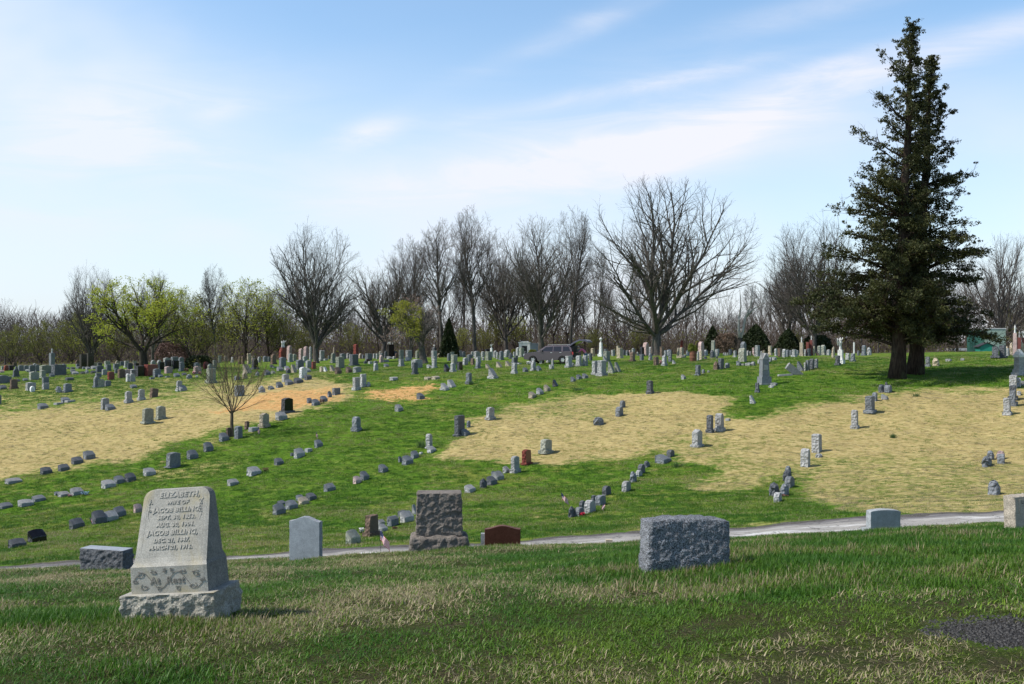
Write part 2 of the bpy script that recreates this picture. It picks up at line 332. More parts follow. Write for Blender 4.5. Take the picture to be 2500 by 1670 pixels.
# ---------------------------------------------------------------- stone materials
STC = {'g': (.165,.175,.19), 'l': (.31,.308,.305), 'd': (.10,.105,.115), 'b': (.012,.012,.015), 'r': (.17,.045,.035), 'k': (.45,.33,.31), 'w': (.15,.105,.08), 'n': (.38,.32,.24), 'y': (.26,.265,.22), 'W': (.72,.71,.69)}
def stone_mat(code, rough_side):
    c = STC[code]; m, t = new_mat({'g':'blue_grey_granite','l':'light_granite','d':'dark_granite','b':'black_granite','r':'red_granite','k':'pink_granite','w':'brown_stone','n':'tan_sandstone','y':'weathered_grey_stone','W':'white_marble'}[code]+('_rock_face' if rough_side else '_cut_face'))
    oc = t.add('ShaderNodeTexCoord').outputs['Object']; ri = t.add('ShaderNodeObjectInfo').outputs['Random']
    off = t.add('ShaderNodeCombineXYZ', ins={0: t.math('MULTIPLY', ri, 40.0), 1: t.math('MULTIPLY', ri, 17.0), 2: 0.0}).outputs[0]
    P = t.add('ShaderNodeVectorMath', operation='ADD', ins={0: oc, 1: off}).outputs[0]
    fine = t.noise(P, 55, 3, .75); mid = t.noise(P, 7, 6, .65); big = t.noise(P, 1.6, 4, .6, .5)
    k = 1.3 if rough_side and code not in 'b' else .92
    if rough_side and code == 'b': c = (.09, .09, .10)
    a = tuple(x*k*.72 for x in c); b_ = tuple(min(.9, x*k*1.22) for x in c)
    col = t.mix(t.smooth(mid, .25, .75), a, b_)
    col = t.mix(t.math('MULTIPLY', t.smooth(big, .52, .72), .45), col, tuple(x*.45+.02 for x in c))           # weather stains
    if code in 'glynW': col = t.mix(t.math('MULTIPLY', t.smooth(t.noise(P, 3.2, 5, .7, 1.0), .56, .70), .35), col, (.30, .29, .19))  # lichen
    col = t.mix(1.0, col, t.mix(t.smooth(fine, .3, .7), (.72, .72, .73), (1.28, 1.28, 1.27)), 'MULTIPLY')
    v = t.add('ShaderNodeMapRange', ins={0: ri, 1: 0.0, 2: 1.0, 3: .84, 4: 1.14}).outputs[0]
    vc = t.add('ShaderNodeCombineXYZ', ins={0: v, 1: v, 2: v}).outputs[0]; col = t.mix(1.0, col, vc, 'MULTIPLY')
    if rough_side:
        chip = t.add('ShaderNodeTexVoronoi', ins={0: P, 'Scale': 9.0}).outputs[0]
        h = t.math('ADD', t.math('MULTIPLY', chip, 1.1), t.math('ADD', mid, t.math('MULTIPLY', fine, .3)))
        finish(t, col, .9, h, .95, .07, .2)
    else:
        finish(t, col, .12 if code == 'b' else (.35 if code == 'r' else .72), t.math('ADD', fine, t.math('MULTIPLY', mid, 2)), .35, .004, .5)
    return m
SM = {c: (stone_mat(c, False), stone_mat(c, True)) for c in STC}
CW = {'g': 'blue grey', 'l': 'light grey', 'd': 'dark grey', 'b': 'black polished', 'r': 'dark red', 'k': 'pinkish', 'w': 'brown', 'n': 'tan', 'y': 'olive grey', 'W': 'white marble'}
SHW = {'s': 'curved-top headstone', 'r': 'round-top headstone', 'f': 'flat-top headstone', 'g': 'peaked headstone', 'm': 'slanted low marker', 't': 'wedge slant marker',
       'p': 'pillar headstone', 'q': 'round-topped pillar', 'o': 'pointed obelisk', 'k': 'rough rock marker', 'L': 'flat lying stone', 'B': 'low block stone'}
NM = {'s': 'headstone', 'r': 'headstone', 'f': 'headstone', 'g': 'headstone', 'm': 'grave_marker', 't': 'slant_marker', 'p': 'pillar_headstone', 'q': 'pillar_headstone', 'o': 'obelisk', 'k': 'rock_marker', 'L': 'flat_gravestone', 'B': 'block_marker'}
CAT = {'headstone': 'headstone', 'grave_marker': 'grave marker', 'slant_marker': 'slant marker', 'pillar_headstone': 'pillar stone', 'obelisk': 'obelisk', 'rock_marker': 'rock marker', 'flat_gravestone': 'flat gravestone', 'block_marker': 'block stone'}
GRP = {'headstone': 'upright headstones on the hill', 'grave_marker': 'low slanted grave markers in rows', 'slant_marker': 'slant markers on the hill', 'pillar_headstone': 'pillar headstones on the hill',
       'obelisk': 'pointed obelisks on the hill', 'rock_marker': 'rough rock markers on the hill', 'flat_gravestone': 'slabs lying in the grass', 'block_marker': 'low block stones on the hill'}
RATIO = {'s': .42, 'r': .42, 'f': .45, 'g': .5, 'm': .52, 't': .95, 'p': .78, 'q': .78, 'o': 1.0, 'k': .6, 'L': .6, 'B': .55}
def top_fn(sh, x, asp):
    if sh in 's': return .91+.09*math.cos(x*math.pi/2)**1.3 if abs(x) < 1 else .905
    if sh == 'm': return .9+.1*math.cos(x*math.pi/2)
    if sh in 'rq': return 1-min(.42, .5*asp)*(1-math.sqrt(max(0, 1-x*x)))
    if sh == 'g': return 1-.17*abs(x)
    if sh == 'p': return 1-.05*abs(x)
    if sh == 'k': return .62+.38*math.cos(x*1.35)
    return 1.0
def stone_mesh(mb, W, H, T, sh, rnd, det=1, z0=0.0, taper=1.0):
    """adds one stone: cut front and back (slot 0), rock-pitched edges (slot 1); x along the width, front towards -y"""
    N = 11 if det else 7
    xs = [-1+2*i/(N-1) for i in range(N)]; asp = W/max(H, .01)
    prof = [(-1, -.12), (-1, .25), (-1, .55)]+[(x, top_fn(sh, x, asp)) for x in xs]+[(1, .55), (1, .25), (1, -.12)]
    if sh == 'o':
        b = W/2; t = b*.62; hb = H*.84
        v = [(x*b, y*b, z0-.1*H) for x, y in ((-1,-1),(1,-1),(1,1),(-1,1))]+[(x*t, y*t, z0+hb) for x, y in ((-1,-1),(1,-1),(1,1),(-1,1))]+[(0, 0, z0+H)]
        mb.add(v, [(3,2,1,0),(0,1,5,4),(1,2,6,5),(2,3,7,6),(3,0,4,7),(4,5,8),(5,6,8),(6,7,8),(7,4,8)], 0); return
    if sh in ('m', 'B', 't'):
        lo = {'m': .5, 'B': .72, 't': .14}[sh]; led = {'m': .12, 'B': .45, 't': .12}[sh]
        lay = [(-.5, .97, lo*.8), (-.47, 1.0, lo), (.5-led, 1.0, 1.0), (.5-led*.5, 1.02, .99), (.5, .97, .96)]; smooth_seg = {1}
    elif sh == 'k':
        lay = [(-.5, .62, .55), (-.3, .92, .86), (0, 1.0, 1.0), (.28, .95, .93), (.5, .65, .6)]; smooth_seg = set()
    else:
        lay = [(-.5, .955, .975), (-.42, .99, .995), (-.14, 1.0, 1.0), (.16, 1.0, 1.0), (.42, .99, .995), (.5, .955, .975)]; smooth_seg = set()
    jit = {'k': .10, 'm': .012}.get(sh, .022 if det else .012)
    v = []; n = len(prof)
    for li, (y, sx, hz) in enumerate(lay):
        edge = li in (0, len(lay)-1)
        for (px, pz) in prof:
            j = jit*(.35 if edge and sh != 'k' else 1)
            tp = 1-(1-taper)*max(0, pz)
            v.append((px*W/2*sx*tp+rnd.uniform(-1, 1)*j*W, y*T+(rnd.uniform(-1, 1)*j*T if not edge else 0), z0+pz*H*(hz if pz > 0 else 1)+rnd.uniform(-1, 1)*j*H*.6))
    b = len(mb.v); f = []; m = []
    f.append(tuple(range(n))[::-1]); m.append(0 if sh != 'k' else 1)
    for l in range(len(lay)-1):
        for i in range(n-1):
            f.append((l*n+i, (l+1)*n+i, (l+1)*n+i+1, l*n+i+1)[::-1]); m.append(0 if (l in smooth_seg and 2 <= i < n-3) else 1)
    k = (len(lay)-1)*n
    f.append(tuple(range(k, k+n))); m.append(0 if sh != 'k' else 1)
    mb.v += v; mb.f += [tuple(i+b for i in q) for q in f]; mb.m += m
def orient(mb):
    """make every solid face outwards"""
    return mb
ALPHA = 58.0
STONES = []          # (u, desc, cluster, object) for the labels
_alias = {}
def put_stone(u, v, w, h, sh, col, opts, cluster):
    o = {}
    for s in opts:
        if s[0] in 'TARDHQ' and len(s) > 1: o[s[0]] = float(s[1:])
        else: o[s] = 1
    if 'D' in o:
        y = o['D']; x = (u-U0)/F*y; z = float(ground(x, y))
    else: x, y, z = foot(u, v)
    ppm = F/y
    zt = -(v-h-V0)/ppm                       # top of the stone
    z0 = z; H = max(zt-z0, .12*(sh != 'L')+.04)
    ph = math.degrees(math.atan2(x, y)); al = o.get('A', ALPHA); a = R(al+ph); r = o.get('R', RATIO[sh])
    if sh in 'km' and 'R' not in o: r *= random.uniform(.85, 1.15)
    base = 'b' in o; W = w/ppm/(abs(math.cos(a))+r*abs(math.sin(a)))
    if base: W /= 1.22
    T = W*r; W = min(W, 3.2)
    rnd = random.Random(int(u*7+v*13)); jit = 1.2 if sh != 'm' else 2.5
    rot = (R(rnd.uniform(-jit, jit)), R(o.get('T', rnd.uniform(-jit, jit))), R(al+rnd.uniform(-4, 4)))
    # sit on the ground: sink the centre a little so that no corner floats on the slope
    det = 1 if y < 70 else 0
    desc = []
    if o.get('T', 0) and abs(o['T']) > 5: desc.append('leaning')
    if sh not in 'LBmk' and H > 1.45: desc.append('tall')
    elif sh not in 'LBm' and H < .55: desc.append('small')
    elif sh in 'sf' and W > 1.35: desc.append('wide')
    desc.append(CW[col]); desc.append(SHW[sh])
    if base: desc.append('on plinth')
    nm = NM[sh]; mats = list(SM[col])
    if base:
        e = empty(nm, (x, y, z), rot); taper_ = .80 if (col == 'w' and h > 50) else (.93 if sh in 'rs' else 1.0); hb = H*(.17 if H > .9 else .22) if 'H' not in o else o['H']*H
        mb = MB(); stone_mesh(mb, W, H-hb, T, sh, rnd, det, hb, taper_)
        mb.v = [(p[0], p[1], max(p[2], hb)) for p in mb.v]; mb.build('tablet', mats, e)
        m2 = MB(); stone_mesh(m2, W*1.22, hb, T*1.22+W*.14, 'f', rnd, det); bc = {'b': 'd', 'r': 'r', 'w': 'w'}.get(col, col)
        m2.build('plinth', [SM[bc][1], SM[bc][1]], e); ob = e
    else:
        mb = MB()
        if sh == 'L': mb.box(-W/2, W/2, -T/2, T/2, -.05, H, 0, .97, .97)
        else: stone_mesh(mb, W, H, T, sh, rnd, det, 0, o.get('Q', .9 if sh in 'p' else 1.0))
        ob = mb.build(nm, mats, None, loc=(x, y, z), rot=rot)
        if sh == 'o' : pass
    cn = CAT[nm]; tag(ob, None, cn, GRP[nm]); STONES.append([u, ' '.join(desc), cluster, ob, v])
    return ob
def ordinal(i): return ['leftmost', 'second', 'third', 'fourth', 'fifth', 'sixth', 'seventh', 'eighth', 'ninth', 'tenth', 'eleventh', 'twelfth', 'thirteenth', 'fourteenth', 'fifteenth', 'sixteenth'][i]
def label_stones():
    from collections import defaultdict
    g = defaultdict(list)
    for s in STONES: g[(s[1], s[2])].append(s)
    for (d, c), L in g.items():
        L.sort(key=lambda s: s[0])
        for i, s in enumerate(L):
            if len(L) == 1: t = f"{d} {c}"
            elif i == len(L)-1: t = f"{d} {c}, rightmost"
            elif i == 0: t = f"{d} {c}, leftmost"
            else: t = f"{d} {c}, {ordinal(i)} from left"
            s[3]['label'] = t
CATALOG = """
# along the dark woods at far left
6 903 7 9 f l;4 910 12 7 m k;15 905 12 13 r r;27 904 13 12 f b;40 902 7 8 r g;36 896 10 11 f w;51 905.5 14 14 s g;64 905 13 13 s g;78 909 15 18 s g;85 904 9 17 r l;91 907 12 17 s g
# around the wide slate headstone at left
111 912 28 21 s y;144 917 35 27 f d;137 907 9 19 r w;156 907 10 19 r g;127 920 13 9 m g;104 923 15 19 p y;83 928 23 21 s y;62 930 13 7 m g;166 901 8 5 m g;178 900.5 11 5 m d;178 908 12 7 m g;183 914 18 8 m l;170 929 20 8 B d
# on the green lawn by the left edge
39 921 18 21 r d b;6 936 26 20 s g;21 934 14 15 s g;34 950 21 24 f w b;44 932.5 10 7 m d;7 951 18 11 m g;75 953 24 20 s l;79 956.5 12 14 r W;111 936 16 16 f g;111.5 951 17 16 f l;145 958 16 16 k l T-20;165 958 25 22 s g b;-3 988 12 25 s g
# near the two tall black pillars
190 899 10 11 s g;189 890 10 11 r w;228 893 16 9 s n;194 900 12 6 m g;205 901 9 6 m g;215 902 12 7 m l;229 901 14 8 m l;243 892 12 7 s d;262 896 14 15 f y;243 910 19 18 s d;265 906 13 16 f g;255 915 13 14 s l;271 927 17 20 s r;228 911.5 13 7 m d;202 913 11 6 m d;212 912 10 9 k l;236 946.5 19 29 r g b;240 922 15 11 f g;246 945 17 20 s y;263 943 16 14 s g
# beneath the leafing tree at left
283 903 14 15 f g;286 891 8 11 r n;290 895 7 9 s y;298 893 11 11 s g;309 897 14 16 f l b;317 903 14 17 s d;329 893 11 12 f n;336 902 18 16 f b;342 920 20 27 f b;296 923 17 23 s w;310 921 15 19 f k;326 919 20 18 s l;284.5 911.5 10 12 s g;312 932 9 20 p W;323 932 15 20 s l;368 917 34 27 f r;383 921 19 21 s g;392 921 13 8 m g;371 926 13 5 L g;374 898 13 19 r l;389 897 12 18 r l;394 904 15 20 f b;326 947.5 17 9 m g
# standing in the fading grass at left
314 984 22 29 s l b;345 977 20 27 s l b;375 970 20 22 f w T8;256 999 20 28 s l;269 1001 24 15 m g;105 998 25 14 m g;160 980.5 21 11 m g;171 981 25 4 L l;144 987 25 4 L l;361 1034 34 38 s y b H.13;393 1024 29 33 s y b H.13;438 955 18 26 s l b;446 954 21 14 m l
# around the round dark bush
411 911.5 20 17 s k;411 901 16 22 f b;428.5 901 17 21 f b;407 894 17 21 s l;426 892 18 21 f g;442 892 14 20 s g;444 906.5 16 23 s g b;482 903 18 18 s g;482 913 19 19 s k;503 901 14 18 r r;432 920.5 16 10 m g;450 917 13 7 m d;462 924.5 16 11 k g;409 922 13 4 L g;514 902 15 14 r y;525 899 12 20 f y
# seen through the bare sapling
515 935 29 35 f y b;537 886 9 18 f y;527 884 9 11 s y;551 882 10 14 r n;567 885 8 14 o l;585 889 9 19 p w;593 889 9 19 p w;604 911.5 22 22 t n;597 925 15 16 k n;579 928 15 11 r g;585 967 24 26 f g;628.5 918 12 11 k l
# right of the bare sapling's crown
608 889 10 26 f n;618 882 9 13 f n;622.5 901.5 21 27 r b b;633 885 9 14 r l;648 883.5 12 14 s g;657 883 8 12 s g;668 889 17 24 r w b;664 897 11 7 m d;670 899 12 4 L g;652.5 915.5 17 13 m g;667 913 12 8 m y;639 958 19 16 k l;662 951 16 9 m g;682.5 946 18 14 m g
# by the broad bare tree's dark trunk
690 880 18 30 r r;706 878 13 34 p k;735 880 12 29 p k;747 876 13 30 p k;758 882 7 36 p l;690 896 18 24 s g;709 884 14 21 s l b;719 881 10 17 s y;745 885 12 16 s l;732 902 20 24 s g;753.5 898 15 18 s l;766 901 11 18 f r;718 911 15 21 t n;684 906.5 17 12 m l;701.5 905 14 12 m l;704 911.5 12 10 r d;740 923 20 27 s W;752 909 15 11 m l;697 933 18 20 s l;706 939 21 13 m g;729 935 24 13 m d;752 927 19 12 B d
# left of the tall red granite pillar
786 877.5 15 22 f l b;783 881 13 4 L l;795 880 11 4 L l;803 877 5 9 s g;813 886 15 24 s y b;815 866 6 20 o n;837 877 16 14 s g;851 875 11 13 s l;830.5 899 22 28 f y;784.5 908 9 13 p n;795 907.5 10 12 t W;812 906.5 14 15 t n;826 913 17 17 m w;852 910 17 15 m w;821 963 20 16 f g;805 970 11 15 m g
# right of the tall red granite pillar
869 868 13 28 p r;864.5 893 26 28 f d b;855 882 6 17 s l;880 875 10 12 r n;887 875 7 9 s g;900 880 18 17 f g;892 888 11 8 k d;904 888 11 6 L l;914 875 7 12 f l;921 877 7 14 f l;930 872 10 15 s y;932 877 7 15 s g;931 885 11 18 r k;943 884 13 6 L l;942 875 8 18 r d;953 872 12 13 f n b;951 876.5 15 7 m l;962.5 876 9 6 r l;966 873 11 16 r d;968 874 7 12 r w;917.5 905.5 12 19 r l;917 896 11 15 s g;943.5 896.5 14 9 m g;961.5 928 20 8 B l;870 952 22 31 f l b;887 945 19 32 f l b;900 944 11 12 k l;872 910 22 15 s l
# beside the leaning half-green tree
979.5 880 15 26 f y b;998 878 16 23 f l;995 881 12 9 m l;980 894.5 16 17 f l b;1018 899 29 22 s l;1013 914.5 18 30 f d b;1020 875 13 19 s y;1048 899 13 9 m l;1060 880 14 24 f l;1061 886 11 16 s l;1060 899 15 22 p l b;1072.5 872.5 9 10 r n;1044.5 927 19 7 B n;1064 926 21 8 B n;1086 953 24 18 t l b;1103 945 22 18 t l
# in front of the small brick shed
1087 872 6 11 s l;1096 881 9 18 s g;1104 872 10 13 f y;1109 891 16 25 f y;1090.5 907.5 15 19 m b;1106 907.5 17 21 s l b;1123 904.5 14 21 f b;1123.5 870.5 9 15 s l;1132 872 9 14 s g;1136 891 13 18 s l;1147 883 15 18 s g;1154 891.5 10 17 p w;1168 888 13 17 f l;1167 900 16 16 r g b;1163.5 875 15 18 s l;1153 870 7 12 s l;1171 872 5 11 s l;1144.5 938 18 28 p g b
# in front of the white mausoleum
1179 872 9 14 s l;1180 880 9 8 k l;1193 880 17 22 f y;1191 867 14 15 f b;1209 873 10 17 g l;1214 877 7 17 p l;1224 879 14 22 s g b;1191.5 899.5 13 11 t n;1219 897 16 14 t n;1241 894 15 13 t n;1203 924 26 25 t l b;1238 872 16 18 r l;1265 871 12 23 s l;1273 872 16 23 f y b;1247 876 13 15 k d;1260 877 10 9 s d;1256.5 887 18 14 f g b;1268 890 12 4 L l;1256 869 7 10 s l;1255.5 913 17 27 p l b;1283 908 14 11 m g;1283 869 8 12 s d;1294 869 5 10 f l;1302 869 12 8 f l
# in front of the silver car
1302 905 16 24 r l b;1316 905.5 13 13 m g;1303 886 14 18 f w;1323 888 13 16 f l T8;1339 886 13 17 f l;1349 894 8 19 o l;1346.5 901 13 11 B l;1389 897 20 28 f l b;1413 894 18 26 p l b;1428.5 893 14 25 p l;1398 893 9 7 B l;1356 944 15 17 t b
# behind the open hatch of the car
1412 869 13 24 r d;1442 880 9 18 s d;1447 870 12 20 s n b;1463 868 10 14 f d
# around the white urn column
1479 872 10 20 f d;1481 882 17 25 f y;1478 884 12 14 t l;1497 869 10 15 f l;1509 868 9 24 f n;1514 874.5 16 25 f n b;1523.5 868 8 14 s d;1532 868 8 13 s g;1538 868 5 13 s k;1544 883 17 24 s w b;1546 870 8 20 s l;1557 868 5 9 s l;1453 916 19 35 f l b;1469 918 27 38 f l b;1492 911 20 29 t y b;1508.5 908 16 24 t y;1399.5 931.5 14 12 m g;1414 926 14 12 m g;1429 923.5 15 12 m g
# at the foot of the biggest bare tree
1567.5 869 14 22 s b b;1567 880 10 15 f g;1588 868 8 21 s l;1588 880 12 18 k l;1577 867 16 31 r k;1616 872 10 26 f w;1625 868 8 13 s l;1636 884 10 28 p g;1634 869 11 16 s l;1602 892 13 21 f w;1622 893 15 25 s l b;1646 889 10 10 t l;1656 868 7 19 s n;1664 869 11 21 s n;1662 874 22 6 B n;1665 867 8 36 p r;1672 873 7 8 k g;1679 868 9 13 s l
# around the rusty barrel planter
1704 880 5 22 s l;1711 879 9 23 p n;1712 870 14 36 r k;1723 868 10 14 r l;1722 877 10 7 k d;1704 916 17 25 f g b H.08;1717 912 8 10 r g;1669 926 12 12 m l;1751 869 10 17 f l;1739 874 13 20 k d;1750 876 7 8 k d;1767 868 4 7 r l;1771.5 868 4 7 r l;1776 868 4 7 r l;1783 867 8 14 f d;1794.5 872 10 16 f l b;1748.5 902.5 16 20 k w;1760 901 14 26 f d;1775.5 898 12 12 r g;1730 910 7 4 k l
# left of the white pointed monument
1815 870 14 36 g g;1813 884 20 34 q y;1826 868 6 12 s l;1832 868 5 10 s l;1840 868 7 19 f k;1849.5 870 13 27 f l b;1804 893 12 12 m g;1828 893.5 17 8 B l;1839 893 11 10 r l;1853 889 7 11 r l;1815 892 10 4 L l
# right of the white pointed monument
1859 867 5 10 s l;1865 867 6 11 f n;1880 867 12 23 f n b;1881 883 8 11 r g;1890 880 12 9 B l;1890 941 18 7 B l;1883 946 16 6 k l;1894.5 869 8 18 s l;1903.5 873 10 23 f w;1914 873 10 21 g l;1923 871 8 17 s g;1930 868 6 13 s g;1939 871 13 18 f l b;1947 867 5 12 s l;1908 886 8 2 L l
# right of the toppled broken headstone
1955 905.5 18 23 t g;1966 905.5 6 21 f l;1972 904.5 9 25 f g;1982 901 13 25 s d;1993 898 9 22 s g;1966 869 6 16 s l;1974 869 11 18 f d b
# under the cedars' left boughs
2000 867 9 23 s y;2010 867 14 25 g y b;1997 868 9 10 t w;2023 867.5 9 14 s l;2034 874 9 29 k n T6;1987 868 5 23 p n;2069 879 10 17 p l;2082 883 14 20 s g b;2095.5 868 6 12 s g;2109 868 13 25 s g b;2122 867 12 19 k l;2045 892 14 24 f d b
# behind the cedar trunks
2265 895 12 24 p g b;2285 893 18 20 k n;2316 882 14 6 B l;2350 880 10 5 L l
# in front of the green sheds
2430 875 20 27 f d b T8;2448 874 18 31 f d b;2459 870 9 20 f l;2458 868 9 23 k n;2470 867 11 31 k n;2497 867 9 35 k n;2482 868 7 10 s l
# in the line at the right edge
2474 946 19 30 f l;2488 944 9 22 r l;2497 940 12 10 B l;2473 975 20 34 f d b;2472 991 17 38 f g b;2459 1013 19 42 p l b;2482 990 6 10 r g;2488 965 9 10 B l
# by the foot of the left cedar
2152 957 16 20 k d;2168 958 18 18 r g T7;2164 950 9 18 k d;2136 978 13 20 r g T-6;2160 975 17 13 m l
# in the sunlit dry grass at right
2124 1009 28 42 f g b;2087 1047 20 46 p l b;1994 1104 24 45 p l;1999 1116 20 8 k l;1966 1140 24 45 q l;1849 959 12 25 p d b;1838 985 15 20 t l;1587 961 19 32 p d b;1777 1027 13 5 L l;1733 1056 20 43 p d b;1757 1053 26 44 q l b;1702 1091 30 43 g l b H.12
# in the tight cluster before the dry grass
1924 1155 16 18 k g;1922 1174 25 26 k d;1928 1190 23 27 r g;1915 1211 24 30 k g;1890 1211 28 33 k d;1899 1226 22 24 r l
# in the dry grass at far right
2409 1138 23 25 k g R.4;2418 1122 18 22 k g;2443 1120 20 20 k k;2444 1131 19 23 r g;2427 1207 31 36 k g R.5 Q.6
# on the central dry patch
1520 995 14 17 r g;1512 1015 21 22 r g;1461 1037 30 19 k g;1197 1025 25 31 s l b;1333 1108 36 36 s y b T4
# in the curving line below the dry patch
1619 1130 40 20 m g;1637 1115 20 17 r d;1579 1140 17 15 k d;1566 1155 18 22 r d;1560 1163 16 15 r l;1546 1176 20 25 k g;1529 1199 24 25 r l;1481 1209 22 23 r d
# in the huddle near the small red flower
1466 1233 27 24 s g;1450 1226 14 17 s d;1440 1251 31 30 r l;1422 1242 16 20 r d;1415 1260 24 22 r g;1396 1263 20 27 k d
# in the row toward the red tablet
1286 1134 30 37 s r b H.1;1258 1154 26 41 s l b;1236 1155 18 17 m l;1217 1172 28 22 m l;1206 1163 14 13 m g;1201 1184 26 22 m d;1180 1191 22 23 k d;1148 1201 28 18 m l
# by the dark upright stone at centre
1122 1064 31 50 f d b H.08;1144 1043 10 16 r g;1137 1064 22 17 m g;1048 1096 21 37 q l b H.1;1054 1105 24 16 m l
# in the row above the central dry patch
1300 971 21 15 m n;1318 963 19 16 m l;1336 955 18 16 m n
# alone on the middle green slope
974 1004 21 17 m l;1027 974 21 15 m g;870 1053 27 36 q g b
# in the short row beyond the sapling
701 1008 36 37 s b b H.14;687 1025 29 20 m l;756 984 14 13 m g;771 990 21 16 m g;791 981 18 15 m g
# around the sapling's trunk
558 1068 12 24 f w;582 1071 21 31 p g;547 1077 25 21 m g;602 1048 12 20 p w T6;619 1053 25 10 L l;645 1044 30 36 g n b;509 1102 24 23 m g
# in the row with the smooth tablet
470 1120 28 22 m g;423 1142 43 38 s g b H.05;365 1161 30 19 m l;319 1175 27 21 m d;292 1181 28 20 m g;265 1190 34 19 m l
# along the edge of the left dry patch
218 1121 29 21 m g;189 1133 28 18 m d;156 1148 27 15 m d;113 1157 28 17 m d;33 1180 39 13 m l
# in the second row at left
14 1241 32 14 m g;63 1235 36 16 m l;95 1224 32 15 m g;156 1212 29 12 m l;140 1210 14 10 m g;188 1209 32 19 m l
# in the front row at left
188 1290 36 25 m d;242 1278 36 32 m d;270 1273 37 26 m l;293 1261 30 25 m g;337 1252 22 22 m k;91 1323 43 31 m b;42 1336 41 21 m d
# in the middle row across the green slope
778 1092 22 19 m g;731 1117 27 23 m l;753 1104 19 9 L l;713 1114 9 9 m g;681 1134 24 16 m g;620 1160 36 21 m l;569 1185 28 16 m l
# in the row below the round-topped pillar
936 1152 25 19 m g;890 1172 25 22 m g;872 1180 22 18 m k;805 1198 29 18 m g;995 1134 29 22 m g;977 1129 10 15 m g;1013 1119 21 19 m g;1028 1109 9 5 L W
# in the row above the pale tablet
760 1220 27 17 m d;733 1222 22 14 m g;741 1231 27 18 m n;712 1243 31 22 m g;687 1234 22 12 m g;682 1256 32 27 m g
# beside the small rosy brown headstone
862 1327 37 34 m y;907 1310 43 53 f w b;931 1282 18 14 m l;935 1297 24 18 m l;959 1283 29 23 B g;984 1262 26 16 m g;994 1275 34 28 m l;1013 1256 16 24 t l
"""
def build_catalog():
    cl = ''
    for ln in CATALOG.strip().split('\n'):
        if ln.startswith('#'): cl = ln[2:]; continue
        for it in ln.split(';'):
            q = it.split(); put_stone(float(q[0]), float(q[1]), float(q[2]), float(q[3]), q[4], q[5], q[6:], cl)
build_catalog()
from mathutils import noise as mnoise
# ---------------------------------------------------------------- the large stones near the camera
def rock_block(name, W, H, T, n, amp, mats, parent=None, topf=None, botw=1.0, seed=0, rnd=.04, smoothf=None, loc=(0, 0, 0), rot=(0, 0, 0), fq=5.0, facing=None):
    """a box with quarried, broken faces: every surface point is pushed by layered noise"""
    nx, nz, ny = n; V = {}; verts = []; faces = []; mi = []
    def vid(i, j, k):
        key = (i, j, k)
        if key not in V:
            x = (i/nx*2-1); y = (k/ny*2-1); z = j/nz
            wx = W/2*(1+(botw-1)*(1-z)); p = Vector((x*wx, y*T/2, z*H*(topf(x) if topf else 1)))
            c = Vector((max(-wx+rnd, min(wx-rnd, p.x)), max(-T/2+rnd, min(T/2-rnd, p.y)), min(p.z, H-rnd)))
            d = p-c
            if d.length > 1e-6: p = c+d.normalized()*min(d.length, rnd)
            nrm = Vector((x if abs(x) > .98 else 0, y if abs(y) > .98 else 0, 1 if z > .98 else 0))
            if nrm.length > 0: nrm.normalize()
            q = Vector((p.x*fq+seed, p.y*fq*.8, p.z*fq))
            rid = 1-abs(mnoise.noise(q*.9)); f = mnoise.fractal(q*1.6, 1.0, 2.1, 6)
            a = amp*(facing(nrm) if facing else 1)
            p += nrm*a*(f*.9+(rid-.7)*.8)+Vector((mnoise.noise(q*3), 0, mnoise.noise(q*3+Vector((9, 9, 9)))))*a*.25*(0 if z < .02 else 1)
            V[key] = len(verts); verts.append(tuple(p))
        return V[key]
    def quad(a, b, c, d, m): faces.append((a, b, c, d)); mi.append(m)
    for i in range(nx):
        for j in range(nz):
            quad(vid(i, j, 0), vid(i+1, j, 0), vid(i+1, j+1, 0), vid(i, j+1, 0), 0)
            quad(vid(i+1, j, ny), vid(i, j, ny), vid(i, j+1, ny), vid(i+1, j+1, ny), 0)
        for k in range(ny):
            quad(vid(i, nz, k), vid(i+1, nz, k), vid(i+1, nz, k+1), vid(i, nz, k+1), 1 if len(mats) > 1 else 0)
    for j in range(nz):
        for k in range(ny):
            quad(vid(0, j, k+1), vid(0, j, k), vid(0, j+1, k), vid(0, j+1, k+1), 0)
            quad(vid(nx, j, k), vid(nx, j, k+1), vid(nx, j+1, k+1), vid(nx, j+1, k), 0)
    return mesh_obj(name, verts, faces, mats, mi, parent, loc=loc, rot=rot, smooth=False)
def near_granite(name, c, speck=.5, rough=.85, bstr=.5, stain=None, sc=140, bd=.006):
    m, t = new_mat(name); P = t.add('ShaderNodeTexCoord').outputs['Object']
    fine = t.noise(P, sc, 3, .8); mid = t.noise(P, 9, 7, .7); big = t.noise(P, 2.3, 5, .65, .6)
    col = t.mix(t.smooth(mid, .25, .75), tuple(x*.78 for x in c), tuple(x*1.16 for x in c))
    sp = t.smooth(fine, .38, .62)
    col = t.mix(1.0, col, t.mix(sp, (1-speck,)*3, (1+speck*.75,)*3), 'MULTIPLY')
    if stain: col = t.mix(t.math('MULTIPLY', t.smooth(big, .45, .68), stain[1]), col, stain[0])
    finish(t, col, rough, t.math('ADD', fine, t.math('MULTIPLY', mid, 1.5)), bstr, bd, .3)
    return m
